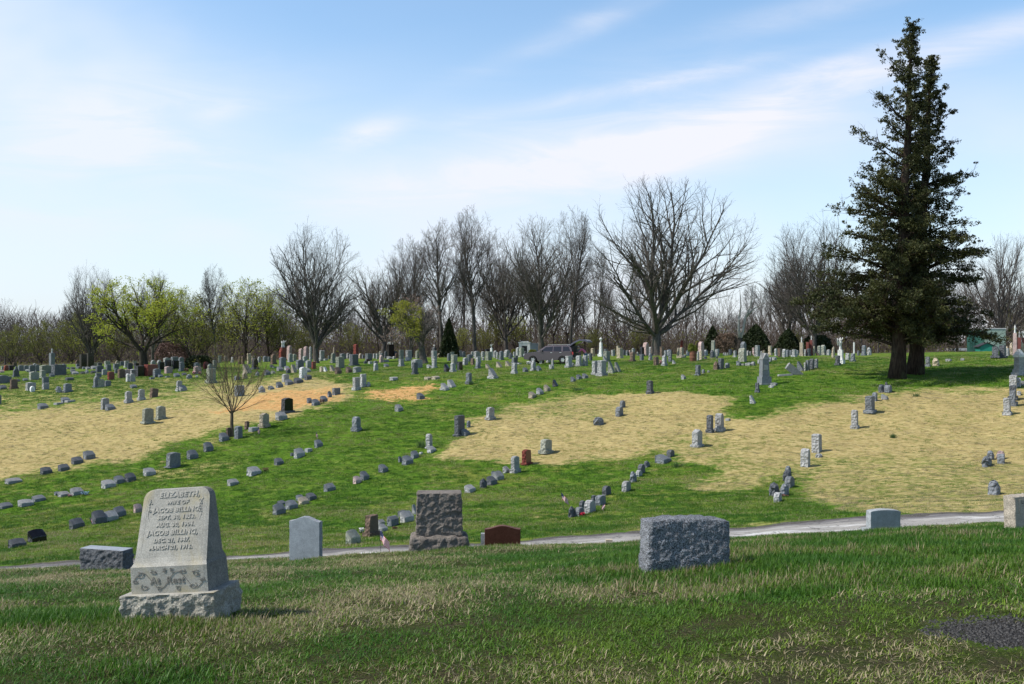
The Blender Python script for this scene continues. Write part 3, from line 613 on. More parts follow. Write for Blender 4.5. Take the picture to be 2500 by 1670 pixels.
def text_mesh(body, size, ext, mat, name, parent, loc, rot, shear=0.0, align='CENTER', off=0.0, spx=1.0):
    cu = bpy.data.curves.new('lettering', 'FONT'); cu.body = body; cu.size = size; cu.extrude = ext; cu.align_x = align; cu.shear = shear; cu.offset = off; cu.space_character = spx; cu.resolution_u = 3
    cu.bevel_depth = ext*.25 if ext > .001 else 0; cu.bevel_resolution = 0
    tmp = bpy.data.objects.new('lettering', cu); COL.objects.link(tmp)
    dg = bpy.context.evaluated_depsgraph_get(); me = bpy.data.meshes.new_from_object(tmp.evaluated_get(dg))
    bpy.data.objects.remove(tmp); bpy.data.curves.remove(cu)
    me.materials.clear(); me.materials.append(mat)
    o = bpy.data.objects.new(name, me); COL.objects.link(o); o.parent = parent; o.location = loc; o.rotation_euler = rot
    return o
def at(u, D, dz=0.0):
    x = (u-U0)/F*D; return (x, D, float(ground(x, D))+dz)
def ztop(v, D): return -(v-V0)/F*D
# -- the tilted Billing stone
M_bil = near_granite('weathered_pale_granite', (.37, .355, .315), .28, .8, .5, ((.36, .305, .175), .75), 170)
M_bild = near_granite('weathered_shaded_granite', (.215, .205, .185), .35, .9, .8, ((.07, .065, .06), .5), 120)  # sides and back of the die: weathered, with their shade put into the colour
M_let = near_granite('raised_granite', (.40, .38, .335), .2, .8, .3)
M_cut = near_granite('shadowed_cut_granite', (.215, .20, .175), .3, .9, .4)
M_basr = near_granite('broken_pale_granite', (.36, .34, .29), .35, .95, .9, ((.16, .14, .10), .6), 90, .012)
def billing():
    D = 6.72; x, y, z = at(444, D); z = ztop(1478, D)
    e = empty('family_headstone', (x, y, z), (R(-1.0), R(-4.4), R(-9)))
    tag(e, 'large pale slant-faced family headstone tilting left on a rough base, its long inscription raised', 'headstone')
    W, T = .665, .40; hb = .128
    b = rock_block('base', W, hb+.07, T, (70, 20, 40), .022, [M_basr, M_bil], e, seed=3, rnd=.006, fq=9, facing=lambda n: 0.0 if n.z > .4 else 1.0, loc=(0, 0, -.08))
    # die: loft of rounded rectangles; profile given by height -> (half width, front y, back y)
    hw = .272; yb = .15
    prof = [(0, hw, -.165), (.178, hw*.995, -.163), (.181, hw*.985, -.155), (.20, hw*.95, -.138), (.23, hw*.94, -.122), (.30, hw*.93, -.098), (.40, hw*.915, -.064), (.50, hw*.90, -.030), (.60, hw*.885, .004), (.645, hw*.845, .020)]
    Hd = .668; cr = .066; prof = prof[:-1]
    for k in range(1, 9): prof.append((.600+cr*math.sin(k/8*math.pi/2), None, cr*(1-math.cos(k/8*math.pi/2))))
    rows = []
    for (h, w_, yf) in prof:
        if w_ is None: w_ = hw*.883-yf; yf = .004+(h-.60)*.342
        ybk = yb-(.02 if h > .2 else 0)-h*.06
        r = []
        n = 22
        for i in range(n+1): r.append((-w_+2*w_*i/n, yf+(.0035 if i in (0, n) else 0), h))
        for i in range(1, 9): r.append((w_, yf+(ybk-yf)*i/9+0.0, h))
        for i in range(n+1): r.append((w_-2*w_*i/n, ybk, h))
        for i in range(1, 9): r.append((-w_, ybk+(yf-ybk)*i/9, h))
        rows.append(r)
    verts = []; N = len(rows[0])
    for r in rows:
        for (a, b_, c) in r:
            p = Vector((a, b_, c))
            if b_ > r[0][1]+.01: p += Vector((1 if a > 0 else -1, 0, 0))*.004*mnoise.fractal(p*14, 1, 2, 4)
            verts.append(tuple(p))
    f = []; mi = []
    for j in range(len(rows)-1):
        for i in range(N):
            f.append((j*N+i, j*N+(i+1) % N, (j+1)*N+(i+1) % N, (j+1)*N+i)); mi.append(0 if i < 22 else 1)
    top = len(rows)-1
    f.append(tuple(top*N+i for i in range(N))); mi.append(0)
    mesh_obj('die', verts, f, [M_bil, M_bild], mi, e, loc=(0, .012, hb-.012))
    oy, oz = .012, hb-.012
    # slanted panel plane through (h=.23,y=-.122) and (h=.645,y=.020)
    sl = math.atan2(.142, .415); rx = math.pi/2-sl
    def on(h, dx, push=.001):
        yy = -.122+(h-.23)*(.142/.415); return (dx, yy+oy-push, h+oz)
    lines = [('ELIZABETH,', .612, .047, .022), ('WIFE OF', .566, .035, .012), ('JACOB BILLING,', .517, .040, .012), ('SEPT. 30, 1853.', .472, .035, .014), ('AUG. 30, 1904.', .424, .035, .012),
             ('JACOB BILLING,', .372, .042, -.004), ('DEC. 21, 1847.', .326, .034, -.004), ('MARCH 21, 1916.', .280, .034, -.006)]
    for t_, h, s_, dx in lines: text_mesh(t_, s_*1.08, .0030, M_let, 'lettering', e, on(h, dx), (rx, 0, 0), .12, off=.0011, spx=1.13)
    text_mesh('At  Rest', .062, .0015, M_cut, 'lettering', e, (-.008, -.1662+oy, .066+oz), (R(90), 0, 0), .0, off=.0016, spx=1.15)
    # thin border line around the panel, and a carved spray in each upper corner
    mb = MB(); ptsb = []
    for (dx, h) in ((-.215, .27), (-.203, .585), (-.195, .612), (-.175, .632), (-.15, .640), (.15, .640), (.175, .632), (.195, .612), (.203, .585), (.215, .27)): ptsb.append(on(h, dx, .0))
    for a_, b_ in zip(ptsb[:-1], ptsb[1:]): mb.tube([a_, b_], .0012, 5)
    for s_ in (-1, 1):
        rr = random.Random(5+s_)
        cx, ch = s_*.185, .585
        for q in range(16):
            a_ = rr.uniform(0, 6.28); d = rr.uniform(.0, .017); px, ph = cx+d*math.cos(a_), ch+d*1.5*math.sin(a_)-(.0 if q < 10 else .05)
            c0 = on(ph, px, .0005); L = .009; ang = rr.uniform(0, 3.14)
            u_ = Vector((math.cos(ang), math.sin(ang)*math.sin(sl), math.sin(ang)*math.cos(sl)))*L; w2 = Vector((-math.sin(ang), math.cos(ang)*math.sin(sl), math.cos(ang)*math.cos(sl)))*L*.45
            c = Vector(c0); out = Vector((0, -math.cos(sl), math.sin(sl)))*.004
            mb.add([c-u_, c-w2+out, c+u_, c+w2+out, c+out*1.6], [(0, 1, 4), (1, 2, 4), (2, 3, 4), (3, 0, 4)], 0)
        mb.tube([on(.61, s_*.195, .001), on(.56, s_*.188, .002), on(.50, s_*.195, .002), on(.46, s_*.180, .001)], .0012, 5)
    mb.build('carved_border', M_let, e)
    # vine scroll on the lower band
    mb = MB()
    for s_ in (-1, 1):
        for (x0, z0, r0, turns, dirn) in ((.20, .125, .030, 1.2, 1), (.17, .045, .030, 1.1, -1), (.10, .145, .022, 1.0, -1), (.07, .030, .022, 1.0, 1), (.235, .085, .018, 1.0, -1), (.03, .15, .018, .9, 1)):
            P_ = []
            for q in range(15):
                a_ = dirn*q/14*turns*2*math.pi+1; rr_ = r0*(1-q/20); P_.append((s_*(x0+rr_*math.cos(a_)), -.1665+oy, min(.172, max(.006, z0+rr_*.75*math.sin(a_)))+oz))
            mb.tube(P_, .0018, 4)
            for q in (3, 8):
                c = Vector(P_[q]); mb.add([c+Vector((-.012, 0, 0)), c+Vector((-.003, -.001, .007)), c+Vector((.011, 0, .003)), c+Vector((.002, -.001, -.008))], [(0, 3, 2, 1)], 0)
    P_ = [(-.25+.5*q/40, -.1665+oy, .088+.055*math.sin(q/40*12.5)+oz) for q in range(41)]; mb.tube(P_, .0018, 4)
    mb.build('carved_vine', M_cut, e)
billing()
# -- rock-faced granite stone
M_rk = near_granite('rough_blue_granite', (.235, .245, .265), .85, .85, 1.0, ((.12, .13, .15), .5), 100, .016)
def rock_stone():
    D = foot(1677, 1402, 3)[1]; x, y, z = at(1677, D, -.03); H = ztop(1268, D)-z
    o = rock_block('rock_faced_headstone', 208*D/F, H, .26, (130, 90, 40), .0115, [M_rk], None, topf=lambda a: 1-.065*abs(a)**1.6, botw=1.035, seed=11, rnd=.035, fq=9, loc=(x, y+.13, z), rot=(R(-2), R(1.2), R(10)))
    tag(o, 'broad rock-faced blue grey granite headstone with arched top standing alone on the near grass', 'headstone')
rock_stone()
# -- brown sandstone monument
M_brn = near_granite('rough_brown_sandstone', (.25, .215, .185), .32, .95, 1.0, ((.10, .08, .07), .5), 80, .02)
def brown_mon():
    D = 14.6; x, y, z = at(1070, D, -.03); H = ztop(1204, D)-z; hb = ztop(1310, D)-z
    e = empty('rock_faced_monument', (x, y+.2, z), (0, 0, R(4))); tag(e, 'brown rock-faced sandstone monument, a square block on a wider broken base beside the road', 'monument')
    rock_block('base', .84, hb, .50, (60, 18, 34), .025, [M_brn], e, botw=1.03, topf=lambda a: 1-.12*abs(a)**6, seed=21, rnd=.05, fq=6)
    rock_block('die', .655, H-hb-.003, .34, (90, 80, 40), .018, [M_brn], e, botw=1.03, seed=31, rnd=.012, fq=9, loc=(0, 0, hb+.003-.006), facing=lambda n: .15 if n.z > .4 else 1.0)
brown_mon()
def panel_stone(name, u, D, vt, W, T, top, mats, yaw, label, base=None, roll=0, n=25, pitched=.004):
    """smooth-faced slab: profile extruded, polished face, chipped edges"""
    x, y, z = at(u, D, -.04); H = ztop(vt, D)-z
    e = empty(name, (x, y+T/2, z), (0, R(roll), R(yaw))); tag(e, label, 'headstone')
    xs = [-1+2*i/(n-1) for i in range(n)]
    prof = [(-1, j/8) for j in range(8)]+[(a, top(a)) for a in xs]+[(1, j/8) for j in range(7, -1, -1)]
    rr = random.Random(int(u)); v = []; N = len(prof)
    lay = [(-.5, .985), (-.47, 1.0), (-.25, 1.0), (0, 1.0), (.25, 1.0), (.47, 1.0), (.5, .985)]
    for li, (yy, s_) in enumerate(lay):
        for (a, b) in prof:
            j = pitched if 0 < li < 6 else 0
            zz = b*H*(1 if b < .5 else 1-(1-s_)*.5)
            v.append((a*W/2*s_+rr.uniform(-1, 1)*j, yy*T, zz+(rr.uniform(-1, 1)*j*.6 if b > .9 else 0)))
    f = [tuple(range(N))[::-1]]; m = [0]
    for l in range(6):
        for i in range(N-1): f.append(((l+1)*N+i, (l+1)*N+i+1, l*N+i+1, l*N+i)[::-1]); m.append(1)
    f.append(tuple(range(6*N, 7*N))); m.append(0)
    mesh_obj('tablet', v, f, mats, m, e)
    if base:
        mb = MB(); mb.box(-W*base[0]/2, W*base[0]/2, -T*base[1]/2, T*base[1]/2, -.05, base[2]); mb.build('plinth', [mats[1]], e)
    return e, H
serp = lambda a: .925+.075*math.cos(a*math.pi)*(.9 if abs(a) < .99 else .8) if abs(a) < .8 else .925+.075*math.cos(.8*math.pi)*(.9)+.0
M_sl = near_granite('honed_blue_grey_granite', (.285, .315, .34), .3, .6, .15, None, 160); M_slr = near_granite('pitched_blue_grey_granite', (.33, .35, .37), .35, .9, .9, None, 110, .01)
panel_stone('serpentine_headstone', 745, 15.2, 1262, .50, .11, lambda a: .90+.10*(.5+.5*math.cos(a*math.pi)) , [M_sl, M_slr], -14, 'smooth pale blue grey headstone with arched top between the tilted and brown stones', roll=0)
M_rb = near_granite('polished_brown_red_granite', (.085, .035, .026), .35, .18, .08, None, 190); M_rbr = near_granite('pitched_brown_red_granite', (.13, .065, .05), .35, .85, .8, None, 110, .01)
panel_stone('serpentine_headstone', 1227, 16.0, 1284, .575, .13, lambda a: .86+.14*(.5+.5*math.cos(a*math.pi)), [M_rb, M_rbr], 0, 'polished reddish brown granite headstone half sunk in tall grass by the road')
M_gg = near_granite('honed_green_grey_granite', (.20, .245, .255), .35, .6, .15, None, 150); M_ggr = near_granite('pitched_green_grey_granite', (.36, .38, .39), .35, .9, .9, None, 110, .01)
panel_stone('tablet_headstone', 2161, 15.6, 1245, .49, .16, lambda a: .93+.07*math.cos(a*math.pi/2)**.6 if abs(a) < 1 else .93, [M_gg, M_ggr], 6, 'green grey granite headstone with rounded shoulders at the roadside, right of the rock-faced stone', base=(1.28, 1.3, .09))
M_ts = near_granite('pale_tan_sandstone', (.50, .42, .32), .22, .9, .4, ((.35, .30, .24), .4), 90); M_tsr = near_granite('chipped_tan_sandstone', (.47, .41, .33), .3, .95, 1.0, None, 60, .02)
e8, H8 = panel_stone('tan_headstone', 2526, 13.2, 1209, .70, .2, lambda a: 1.0, [M_ts, M_tsr], 18, 'pale tan sandstone headstone with chipped left edge cut off by the right frame', roll=-2, pitched=.012)
M_txt = near_granite('dark_cut_letters', (.16, .13, .11), .2, .9, .2)
mb = MB(); mb.box(-.285, .3, -.106, -.1008, H8-.22, H8-.035); mb.build('inset_panel', M_ts, e8)
for t_, h, s_ in (('LOUISA', .085, .075), ('AUG.', .145, .06), ('1897', .20, .06)):
    text_mesh(t_, s_, .0008, M_txt, 'lettering', e8, (-.25+(.05 if t_ != 'LOUISA' else 0), -.1072, H8-h-.01), (R(90), 0, 0), 0, 'LEFT', off=.001)
# grey stub beside the brown stone, brick by the road
x, y, z = at(1179, 16.1, -.04); mb = MB(); mb.box(-.035, .035, -.06, .06, 0, ztop(1302, 16.1)-z, 0, .92, .95); o = mb.build('footstone', M_slr, loc=(x, y, z)); tag(o, 'thin grey stub of a footstone touching the polished reddish brown headstone', 'footstone')
x, y, z = at(1487, 17.2, 0); mb = MB(); mb.box(-.06, .06, -.05, .05, -.03, .075, 0, .95, .95); o = mb.build('concrete_block', M_ts, loc=(x, y, z)); tag(o, 'small square concrete block poking from grass at the road edge', 'block')
# long low block left of the tilted stone
M_blk = near_granite('dark_broken_granite', (.17, .175, .185), .4, .9, 1.0, None, 90, .02); M_blt = near_granite('polished_pale_top', (.27, .29, .32), .2, .3, .1)
def low_block():
    D = 13.2; x, y, z = at(249, D, -.04); H = ztop(1343, D)-z
    o = rock_block('low_block_marker', .68, H, .22, (70, 22, 34), .02, [M_blk, M_blt], None, seed=44, rnd=.012, fq=8, loc=(x, y+.15, z), rot=(0, R(0), R(-16)), facing=lambda n: 0.0 if n.z > .4 else 1.0)
    tag(o, 'long low dark granite block with smooth pale top lying left of the tilted family stone', 'grave marker')
low_block()
# ---------------------------------------------------------------- statues and taller monuments
def figure(mb, h, z0, kind, mi=0, x=0):
    """small carved figure of height h standing at z0"""
    if kind == 'urn':
        mb.lathe([(.16*h, z0), (.10*h, z0+.1*h), (.07*h, z0+.2*h), (.26*h, z0+.5*h), (.30*h, z0+.66*h), (.2*h, z0+.8*h), (.06*h, z0+.9*h), (.07*h, z0+.96*h), (.01*h, z0+h)], 12, x, 0, mi); return
    if kind == 'cross':
        mb.box(x-.09*h, x+.09*h, -.07*h, .07*h, z0, z0+h, mi); mb.box(x-.36*h, x+.36*h, -.068*h, .068*h, z0+.6*h, z0+.77*h, mi); return
    mb.lathe([(.17*h, z0), (.16*h, z0+.15*h), (.12*h, z0+.42*h), (.15*h, z0+.62*h), (.17*h, z0+.74*h), (.10*h, z0+.80*h), (.045*h, z0+.83*h), (.05*h, z0+.85*h), (.08*h, z0+.89*h), (.083*h, z0+.94*h), (.05*h, z0+.985*h), (.01*h, z0+h)], 12, x, 0, mi, .7)
    mb.tube([(x-.16*h, 0, z0+.73*h), (x-.2*h, -.06*h, z0+.58*h), (x-.06*h, -.16*h, z0+.56*h)], [.045*h, .04*h, .03*h], 6, mi)
    mb.tube([(x+.16*h, 0, z0+.73*h), (x+.22*h, -.06*h, z0+.58*h) if kind == 'saint' else (x+.3*h, -.06*h, z0+.86*h), (x+.08*h, -.16*h, z0+.6*h) if kind == 'saint' else (x+.36*h, -.1*h, z0+1.0*h)], [.045*h, .04*h, .03*h], 6, mi)
    if kind == 'angel':
        for s in (-1, 1):
            mb.add([(x+s*.05*h, .1*h, z0+.75*h), (x+s*.3*h, .16*h, z0+.95*h), (x+s*.34*h, .17*h, z0+.7*h), (x+s*.2*h, .15*h, z0+.35*h), (x+s*.05*h, .13*h, z0+.75*h), (x+s*.3*h, .2*h, z0+.95*h), (x+s*.34*h, .21*h, z0+.7*h), (x+s*.2*h, .19*h, z0+.35*h)],
                   [(0, 1, 2, 3), (7, 6, 5, 4), (0, 4, 5, 1), (1, 5, 6, 2), (2, 6, 7, 3), (3, 7, 4, 0)], mi)
def monument(u, v, w, h, col, label, fig=None, fh=0, fcol='W', cap=False, base=.16, r=.8, taper=1.0, D=None, name='monument', flat=0, gable=False, ratio=1.25):
    if D: y = D; x = (u-U0)/F*D; z = float(ground(x, D))
    else: x, y, z = foot(u, v)
    ppm = F/y; H = -(v-h-V0)/ppm-z; a = R(ALPHA)+math.atan2(x, y); W = w/ppm/(abs(math.cos(a))+r*abs(math.sin(a)))/(ratio if base else 1)
    e = empty(name, (x, y, z), (0, 0, R(ALPHA))); tag(e, label, 'monument'); T = W*r; z0 = 0; m = [SM[col][0], SM[col][1]]
    if base:
        hb = H*base; mb = MB(); mb.box(-W*ratio/2, W*ratio/2, -T*ratio/2, T*ratio/2, -.15, hb*.62, 1); mb.box(-W*.57, W*.57, -T*.57, T*.57, hb*.62, hb, 0, .95, .95); mb.build('plinth', m, e); z0 = hb
    mb = MB(); H1 = H*(.88 if cap or gable else 1)
    mb.box(-W/2, W/2, -T/2, T/2, z0, H1, 0, taper, taper); mb.build('shaft', m, e)
    if cap:
        mb = MB(); wt, tt = W*taper, T*taper; mb.box(-wt*.66, wt*.66, -tt*.66, tt*.66, H1, H1+H*.03, 0); mb.box(-wt*.62, wt*.62, -tt*.62, tt*.62, H1+H*.03, H, 0, .12, .12); mb.build('cap', m, e)
    if gable:
        wt, tt = W*taper/2*1.12, T*taper/2*1.12; mb = MB(); g0 = H1; g1 = H
        for (s1, s2) in ((1, 0), (0, 1)):
            if s1: vv = [(-wt, -tt, g0), (wt, -tt, g0), (0, -tt, g1), (-wt, tt, g0), (wt, tt, g0), (0, tt, g1)]
            else: vv = [(-wt*.998, -tt*.998, g0), (-wt*.998, tt*.998, g0), (-wt*.998, 0, g1-.004), (wt*.998, -tt*.998, g0), (wt*.998, tt*.998, g0), (wt*.998, 0, g1-.004)]
            mb.add(vv, [(0, 1, 2), (5, 4, 3), (0, 3, 4, 1), (1, 4, 5, 2), (2, 5, 3, 0)], 0)
        mb.build('gabled_cap', m, e)
    if fig:
        if isinstance(fig, str): fig = [(fig, 0, 1)]
        for k, fx, sc in fig:
            mb = MB(); hh = fh/ppm*sc; figure(mb, hh, H, k, 0, fx*W); mb.build('urn' if k == 'urn' else ('cross' if k == 'cross' else 'statue'), [SM[fcol][0]], e)
    return e
monument(127, 908, 17, 46, 'g', 'tall pale grey pillar with small white figure on top, behind the wide slate stone', 'saint', 12)
monument(203, 900, 17, 35, 'b', 'tall polished black pillar, left and shorter of the two black pillars by the woods', base=0, r=.5)
monument(220, 899, 18, 37, 'b', 'tall polished black pillar, right and taller of the two black pillars by the woods', base=0, r=.5)
monument(691, 880, 19, 32, 'r', 'dark red granite monument carrying a white statue group, left of the broad bare tree', [('saint', -.2, .9), ('angel', .2, 1)], 17, r=.6)
monument(953, 869, 23, 28, 'b', 'wide black granite monument with three white ornaments along its top', [('urn', -.42, .7), ('angel', 0, 1), ('urn', .42, .7)], 7, base=.1, r=.35)
monument(1060, 872, 11, 24, 'd', 'slim dark stone pillar with a pale urn behind the stacked light columns', 'urn', 7, base=0)
monument(1467, 870, 16, 34, 'W', 'white column monument topped with a big draped urn standing alone by the woods', 'urn', 13, base=.28, taper=.8, ratio=1.7)
monument(1957, 869, 12, 33, 'n', 'tan stone pillar carrying a white statue left of the red columns', 'saint', 14, r=.9)
monument(1972, 868, 8, 33, 'r', 'plain dark red granite column without a statue, left of the red statue column', base=0)
monument(1981, 868, 11, 38, 'r', 'dark red granite column carrying a small white statue, left of the cedars', 'saint', 11)
monument(2052, 888, 22, 34, 'W', 'large white angel monument on a stepped pedestal beneath the cedar boughs', 'angel', 30, base=.45, ratio=1.6)
monument(2085, 872, 4, 36, 'W', 'very thin white marble column under the cedar boughs', base=0)
monument(1200, 872, 8, 22, 'W', 'small white angel statue on a slim pedestal left of the mausoleum', 'angel', 10)
monument(2478, 868, 11, 55, 'k', 'tall pinkish column carrying a white statue behind the leaning stones at right', 'saint', 20, base=.1)
monument(2489, 866, 11, 42, 'r', 'dark red granite pillar carrying a white statue, second from right edge', 'saint', 17, base=.1, fcol='l')
monument(2500, 867, 11, 42, 'r', 'dark red granite pillar carrying a white statue, cut by the right edge', 'angel', 18, base=.1)
monument(1741, 871, 13, 40, 'y', 'greenish grey marble obelisk with pyramid tip right of the barrel planter', cap=False, base=.2, taper=.85, gable=True)
def white_spire():
    D = foot(1866, 939)[1]; x, y, z = foot(1866, 939); H = ztop(862, D)-z; s = D/F
    e = empty('monument', (x, y, z), (0, 0, R(14))); tag(e, 'tall tapering pale monument with pointed gabled top, standing alone on the green right of centre', 'monument')
    m = [SM['g'][0], SM['l'][0], SM['W'][0]]; W = 21*s; T = 21*s
    mb = MB(); mb.box(-15*s, 15*s, -14*s, 14*s, -.2, 3.2*s, 1); mb.box(-13*s, 13*s, -12.5*s, 12.5*s, 3.2*s, 19*s, 0, .97, .97); mb.build('plinth', m, e)
    mb = MB(); mb.box(-9.6*s, 9.6*s, -9*s, 9*s, 19*s, H*.80, 0, .86, .86); mb.build('shaft', m, e)
    mb = MB(); w1 = 9.3*s; g0 = H*.80; g1 = H
    for k in range(2):
        vv = [(-w1, -w1, g0), (w1, -w1, g0), (0, -w1, g1), (-w1, w1, g0), (w1, w1, g0), (0, w1, g1)]
        if k: vv = [(b*.995, a*.995, c-.003) for a, b, c in vv]
        fs = [(0, 1, 2), (5, 4, 3), (0, 3, 4, 1), (1, 4, 5, 2), (2, 5, 3, 0)]
        mb.add(vv, [f[::-1] for f in fs] if k else fs, 2 if k == 5 else 1)
    mb.build('gabled_cap', m, e)
    mb = MB(); mb.box(-5.4*s, 5.4*s, -9.4*s, -8.6*s, H*.47, H*.62, 1); mb.build('inscription_panel', m, e)
white_spire()
def right_tall():
    D = 68.0; x = (2488-U0)/F*D; z = float(ground(x, D)); H = ztop(852, D)-z; s = D/F
    e = empty('monument', (x, D, z), (0, 0, R(20))); tag(e, 'tall white marble monument with peaked roof-like cap at the right edge', 'monument'); m = [SM['W'][0], SM['l'][0], SM['l'][1]]
    mb = MB(); mb.box(-13*s, 13*s, -12*s, 12*s, -.2, 7*s, 2); mb.box(-11*s, 11*s, -10*s, 10*s, 7*s, 14*s, 1); mb.build('plinth', m, e)
    mb = MB(); mb.box(-8.5*s, 8.5*s, -8*s, 8*s, 14*s, H-20*s, 1, .93, .93); mb.build('shaft', m, e)
    mb = MB(); mb.box(-10*s, 10*s, -9.5*s, 9.5*s, H-20*s, H-14*s, 0); mb.box(-9.3*s, 9.3*s, -9*s, 9*s, H-14*s, H, 0, .1, .3); mb.build('cap', m, e)
right_tall()
def toppled():
    x, y, z = foot(1940, 915); s = y/F
    mb = MB(); stone_mesh(mb, 17*s, 40*s, 8*s, 'f', random.Random(4), 1); o = mb.build('toppled_headstone', list(SM['l']), loc=(x+12*s, y, z-2*s), rot=(R(-4), R(-52), R(12))); tag(o, 'pale headstone fallen over at a steep angle, its rough underside showing', 'headstone')
    x, y, z = foot(1917, 917); mb = MB(); mb.box(-18*s, 18*s, -5*s, 5*s, -.02, 3.5*s, 0, .97, .9); o = mb.build('fallen_headstone', list(SM['l']), loc=(x, y, z), rot=(0, R(-3), R(8))); tag(o, 'long pale headstone lying flat in the grass left of the toppled one', 'headstone')
toppled()
# ---------------------------------------------------------------- trees
def norm(a): return a/np.maximum(np.linalg.norm(a, axis=-1, keepdims=True), 1e-9)
def env_dist(P, d, c, r):
    """distance from P along d to the crown envelope (ellipsoid)"""
    p = (P-c)/r; q = d/r; A = (q*q).sum(-1); B = 2*(p*q).sum(-1); C = (p*p).sum(-1)-1
    disc = np.maximum(B*B-4*A*C, 0); t = (-B+np.sqrt(disc))/(2*A)
    return np.where(B*B-4*A*C > 0, np.maximum(t, 0), 0)
def branch_level(g, P, d, L, r0, r1, K, wig, trop):
    n = len(P); pts = np.zeros((n, K+1, 3)); pts[:, 0] = P; dd = d.copy(); rad = np.zeros((n, K+1)); rad[:, 0] = r0
    up = np.array([0, 0, 1.]); dirs = np.zeros((n, K+1, 3)); dirs[:, 0] = d
    for k in range(K):
        dd = norm(dd+g.normal(0, wig, (n, 3))+up*trop/K); pts[:, k+1] = pts[:, k]+dd*(L/K)[:, None]
        t = (k+1)/K; rad[:, k+1] = r0*(1-t)+r1*t; dirs[:, k+1] = dd
    return pts, rad, dirs
def spawn(g, lev, m, t0, t1, ang, ratio, lmin, c, r, jit=.35, upb=.15, tipw=True, rr=.62, rmin=.008, bydist=.9):
    pts, rad, dirs, L = lev; n, K1, _ = pts.shape; K = K1-1
    cnt = n*m; pi = np.repeat(np.arange(n), m)
    if n > 1: Lm = np.percentile(L, 75); kp = g.random(cnt) < np.clip(L[pi]/Lm, .22, 1)
    else: kp = np.ones(cnt, bool)
    t = (np.tile(np.arange(m), n)+g.random(cnt))/m; t = t0+(t1-t0)*t
    kf = t*K; k = np.minimum(kf.astype(int), K-1); f = (kf-k)[:, None]
    P = pts[pi, k]*(1-f)+pts[pi, k+1]*f; d = norm(dirs[pi, k]*(1-f)+dirs[pi, k+1]*f); rp = rad[pi, k]*(1-f[:, 0])+rad[pi, k+1]*f[:, 0]
    a = norm(np.cross(d, np.where(np.abs(d[:, 2:3]) > .9, np.array([[1., 0, 0]]), np.array([[0, 0, 1.]])))); b = np.cross(d, a)
    phi = (np.tile(np.arange(m), n)*2.399+np.repeat(g.random(n)*6.28, m)+g.normal(0, .4, cnt))[:, None]
    th = (np.radians(ang)*(1+g.normal(0, jit, cnt)*.6)*(1-.35*t))[:, None]
    nd = norm(d*np.cos(th)+(a*np.cos(phi)+b*np.sin(phi))*np.sin(th)+np.array([0, 0, upb]))
    LL = L[pi]*ratio*(1-.45*t)*(1+g.normal(0, .2, cnt)); LL = np.maximum(LL, lmin)
    if c is not None:
        ed = env_dist(P, nd, c, r)*bydist*(1+g.normal(0, .07, cnt)); LL = np.minimum(LL, np.maximum(ed, lmin*.35))
    return P[kp], nd[kp], LL[kp], np.maximum(np.minimum(rp*.85, rp*rr*(1+.3*g.random(cnt))), rmin)[kp]
def tubes(levels, sides):
    V = []; Fq = []; base = 0
    for (pts, rad, dirs, L), ns in zip(levels, sides):
        n, K1, _ = pts.shape
        a = norm(np.cross(dirs, np.array([.13, .97, .21]))); b = np.cross(dirs, a)
        an = np.arange(ns)*2*np.pi/ns
        ring = pts[:, :, None, :]+rad[:, :, None, None]*(a[:, :, None, :]*np.cos(an)[None, None, :, None]+b[:, :, None, :]*np.sin(an)[None, None, :, None])
        V.append(ring.reshape(-1, 3)); idx = base+np.arange(n*K1*ns).reshape(n, K1, ns); nx = np.roll(idx, -1, axis=2)
        Fq.append(np.stack([idx[:, :-1], nx[:, :-1], nx[:, 1:], idx[:, 1:]], -1).reshape(-1, 4)); base += n*K1*ns
    return np.concatenate(V), np.concatenate(Fq)
def cards(g, C, size, asp=.55, upb=.2, nrm=None):
    """diamond leaves at points C"""
    n = len(C); a = norm(g.normal(0, 1, (n, 3))+np.array([0, 0, upb])); b = norm(np.cross(a, g.normal(0, 1, (n, 3))))
    s = size*(.6+.8*g.random(n))[:, None]
    V = np.stack([C-a*s, C-b*s*asp, C+a*s, C+b*s*asp], 1).reshape(-1, 3)
    return V, np.arange(n*4).reshape(n, 4)
def bark_mat(name, a, b, rough=.95):
    m, t = new_mat(name); P = t.add('ShaderNodeTexCoord').outputs['Object']
    n1 = t.noise(t.mapping(P, (9, 9, 1.6)), 1.0, 6, .7); n2 = t.noise(P, 1.2, 4, .6)
    col = t.mix(t.smooth(n1, .3, .7), a, b); col = t.mix(t.math('MULTIPLY', t.smooth(n2, .5, .7), .4), col, (.10, .11, .06))
    finish(t, col, rough, n1, .8, .05, .1); return m
def leaf_mat(name, a, b, tr=.35, sc=.9):
    m, t = new_mat(name); P = t.add('ShaderNodeTexCoord').outputs['Object']
    n1 = t.noise(P, sc, 4, .6); n2 = t.noise(P, sc*9, 2, .6)
    col = t.mix(t.smooth(t.math('ADD', t.math('MULTIPLY', n1, .6), t.math('MULTIPLY', n2, .4)), .35, .65), a, b)
    finish(t, col, .6, None, spec=.25, trans=(col, tr)); return m
BK = bark_mat('grey_brown_bark', (.045, .038, .033), (.145, .128, .115)); BKD = bark_mat('dark_wet_bark', (.028, .022, .018), (.085, .07, .058)); BKW = bark_mat('bleached_bark', (.22, .20, .18), (.50, .47, .44))
TW = bark_mat('twig_bark', (.085, .072, .065), (.20, .178, .165)); TWD = bark_mat('dark_twig_bark', (.055, .046, .04), (.135, .115, .10))
BKR = bark_mat('red_brown_bark', (.018, .012, .010), (.06, .043, .033)); BKS = bark_mat('sapling_bark', (.07, .055, .04), (.17, .13, .09))
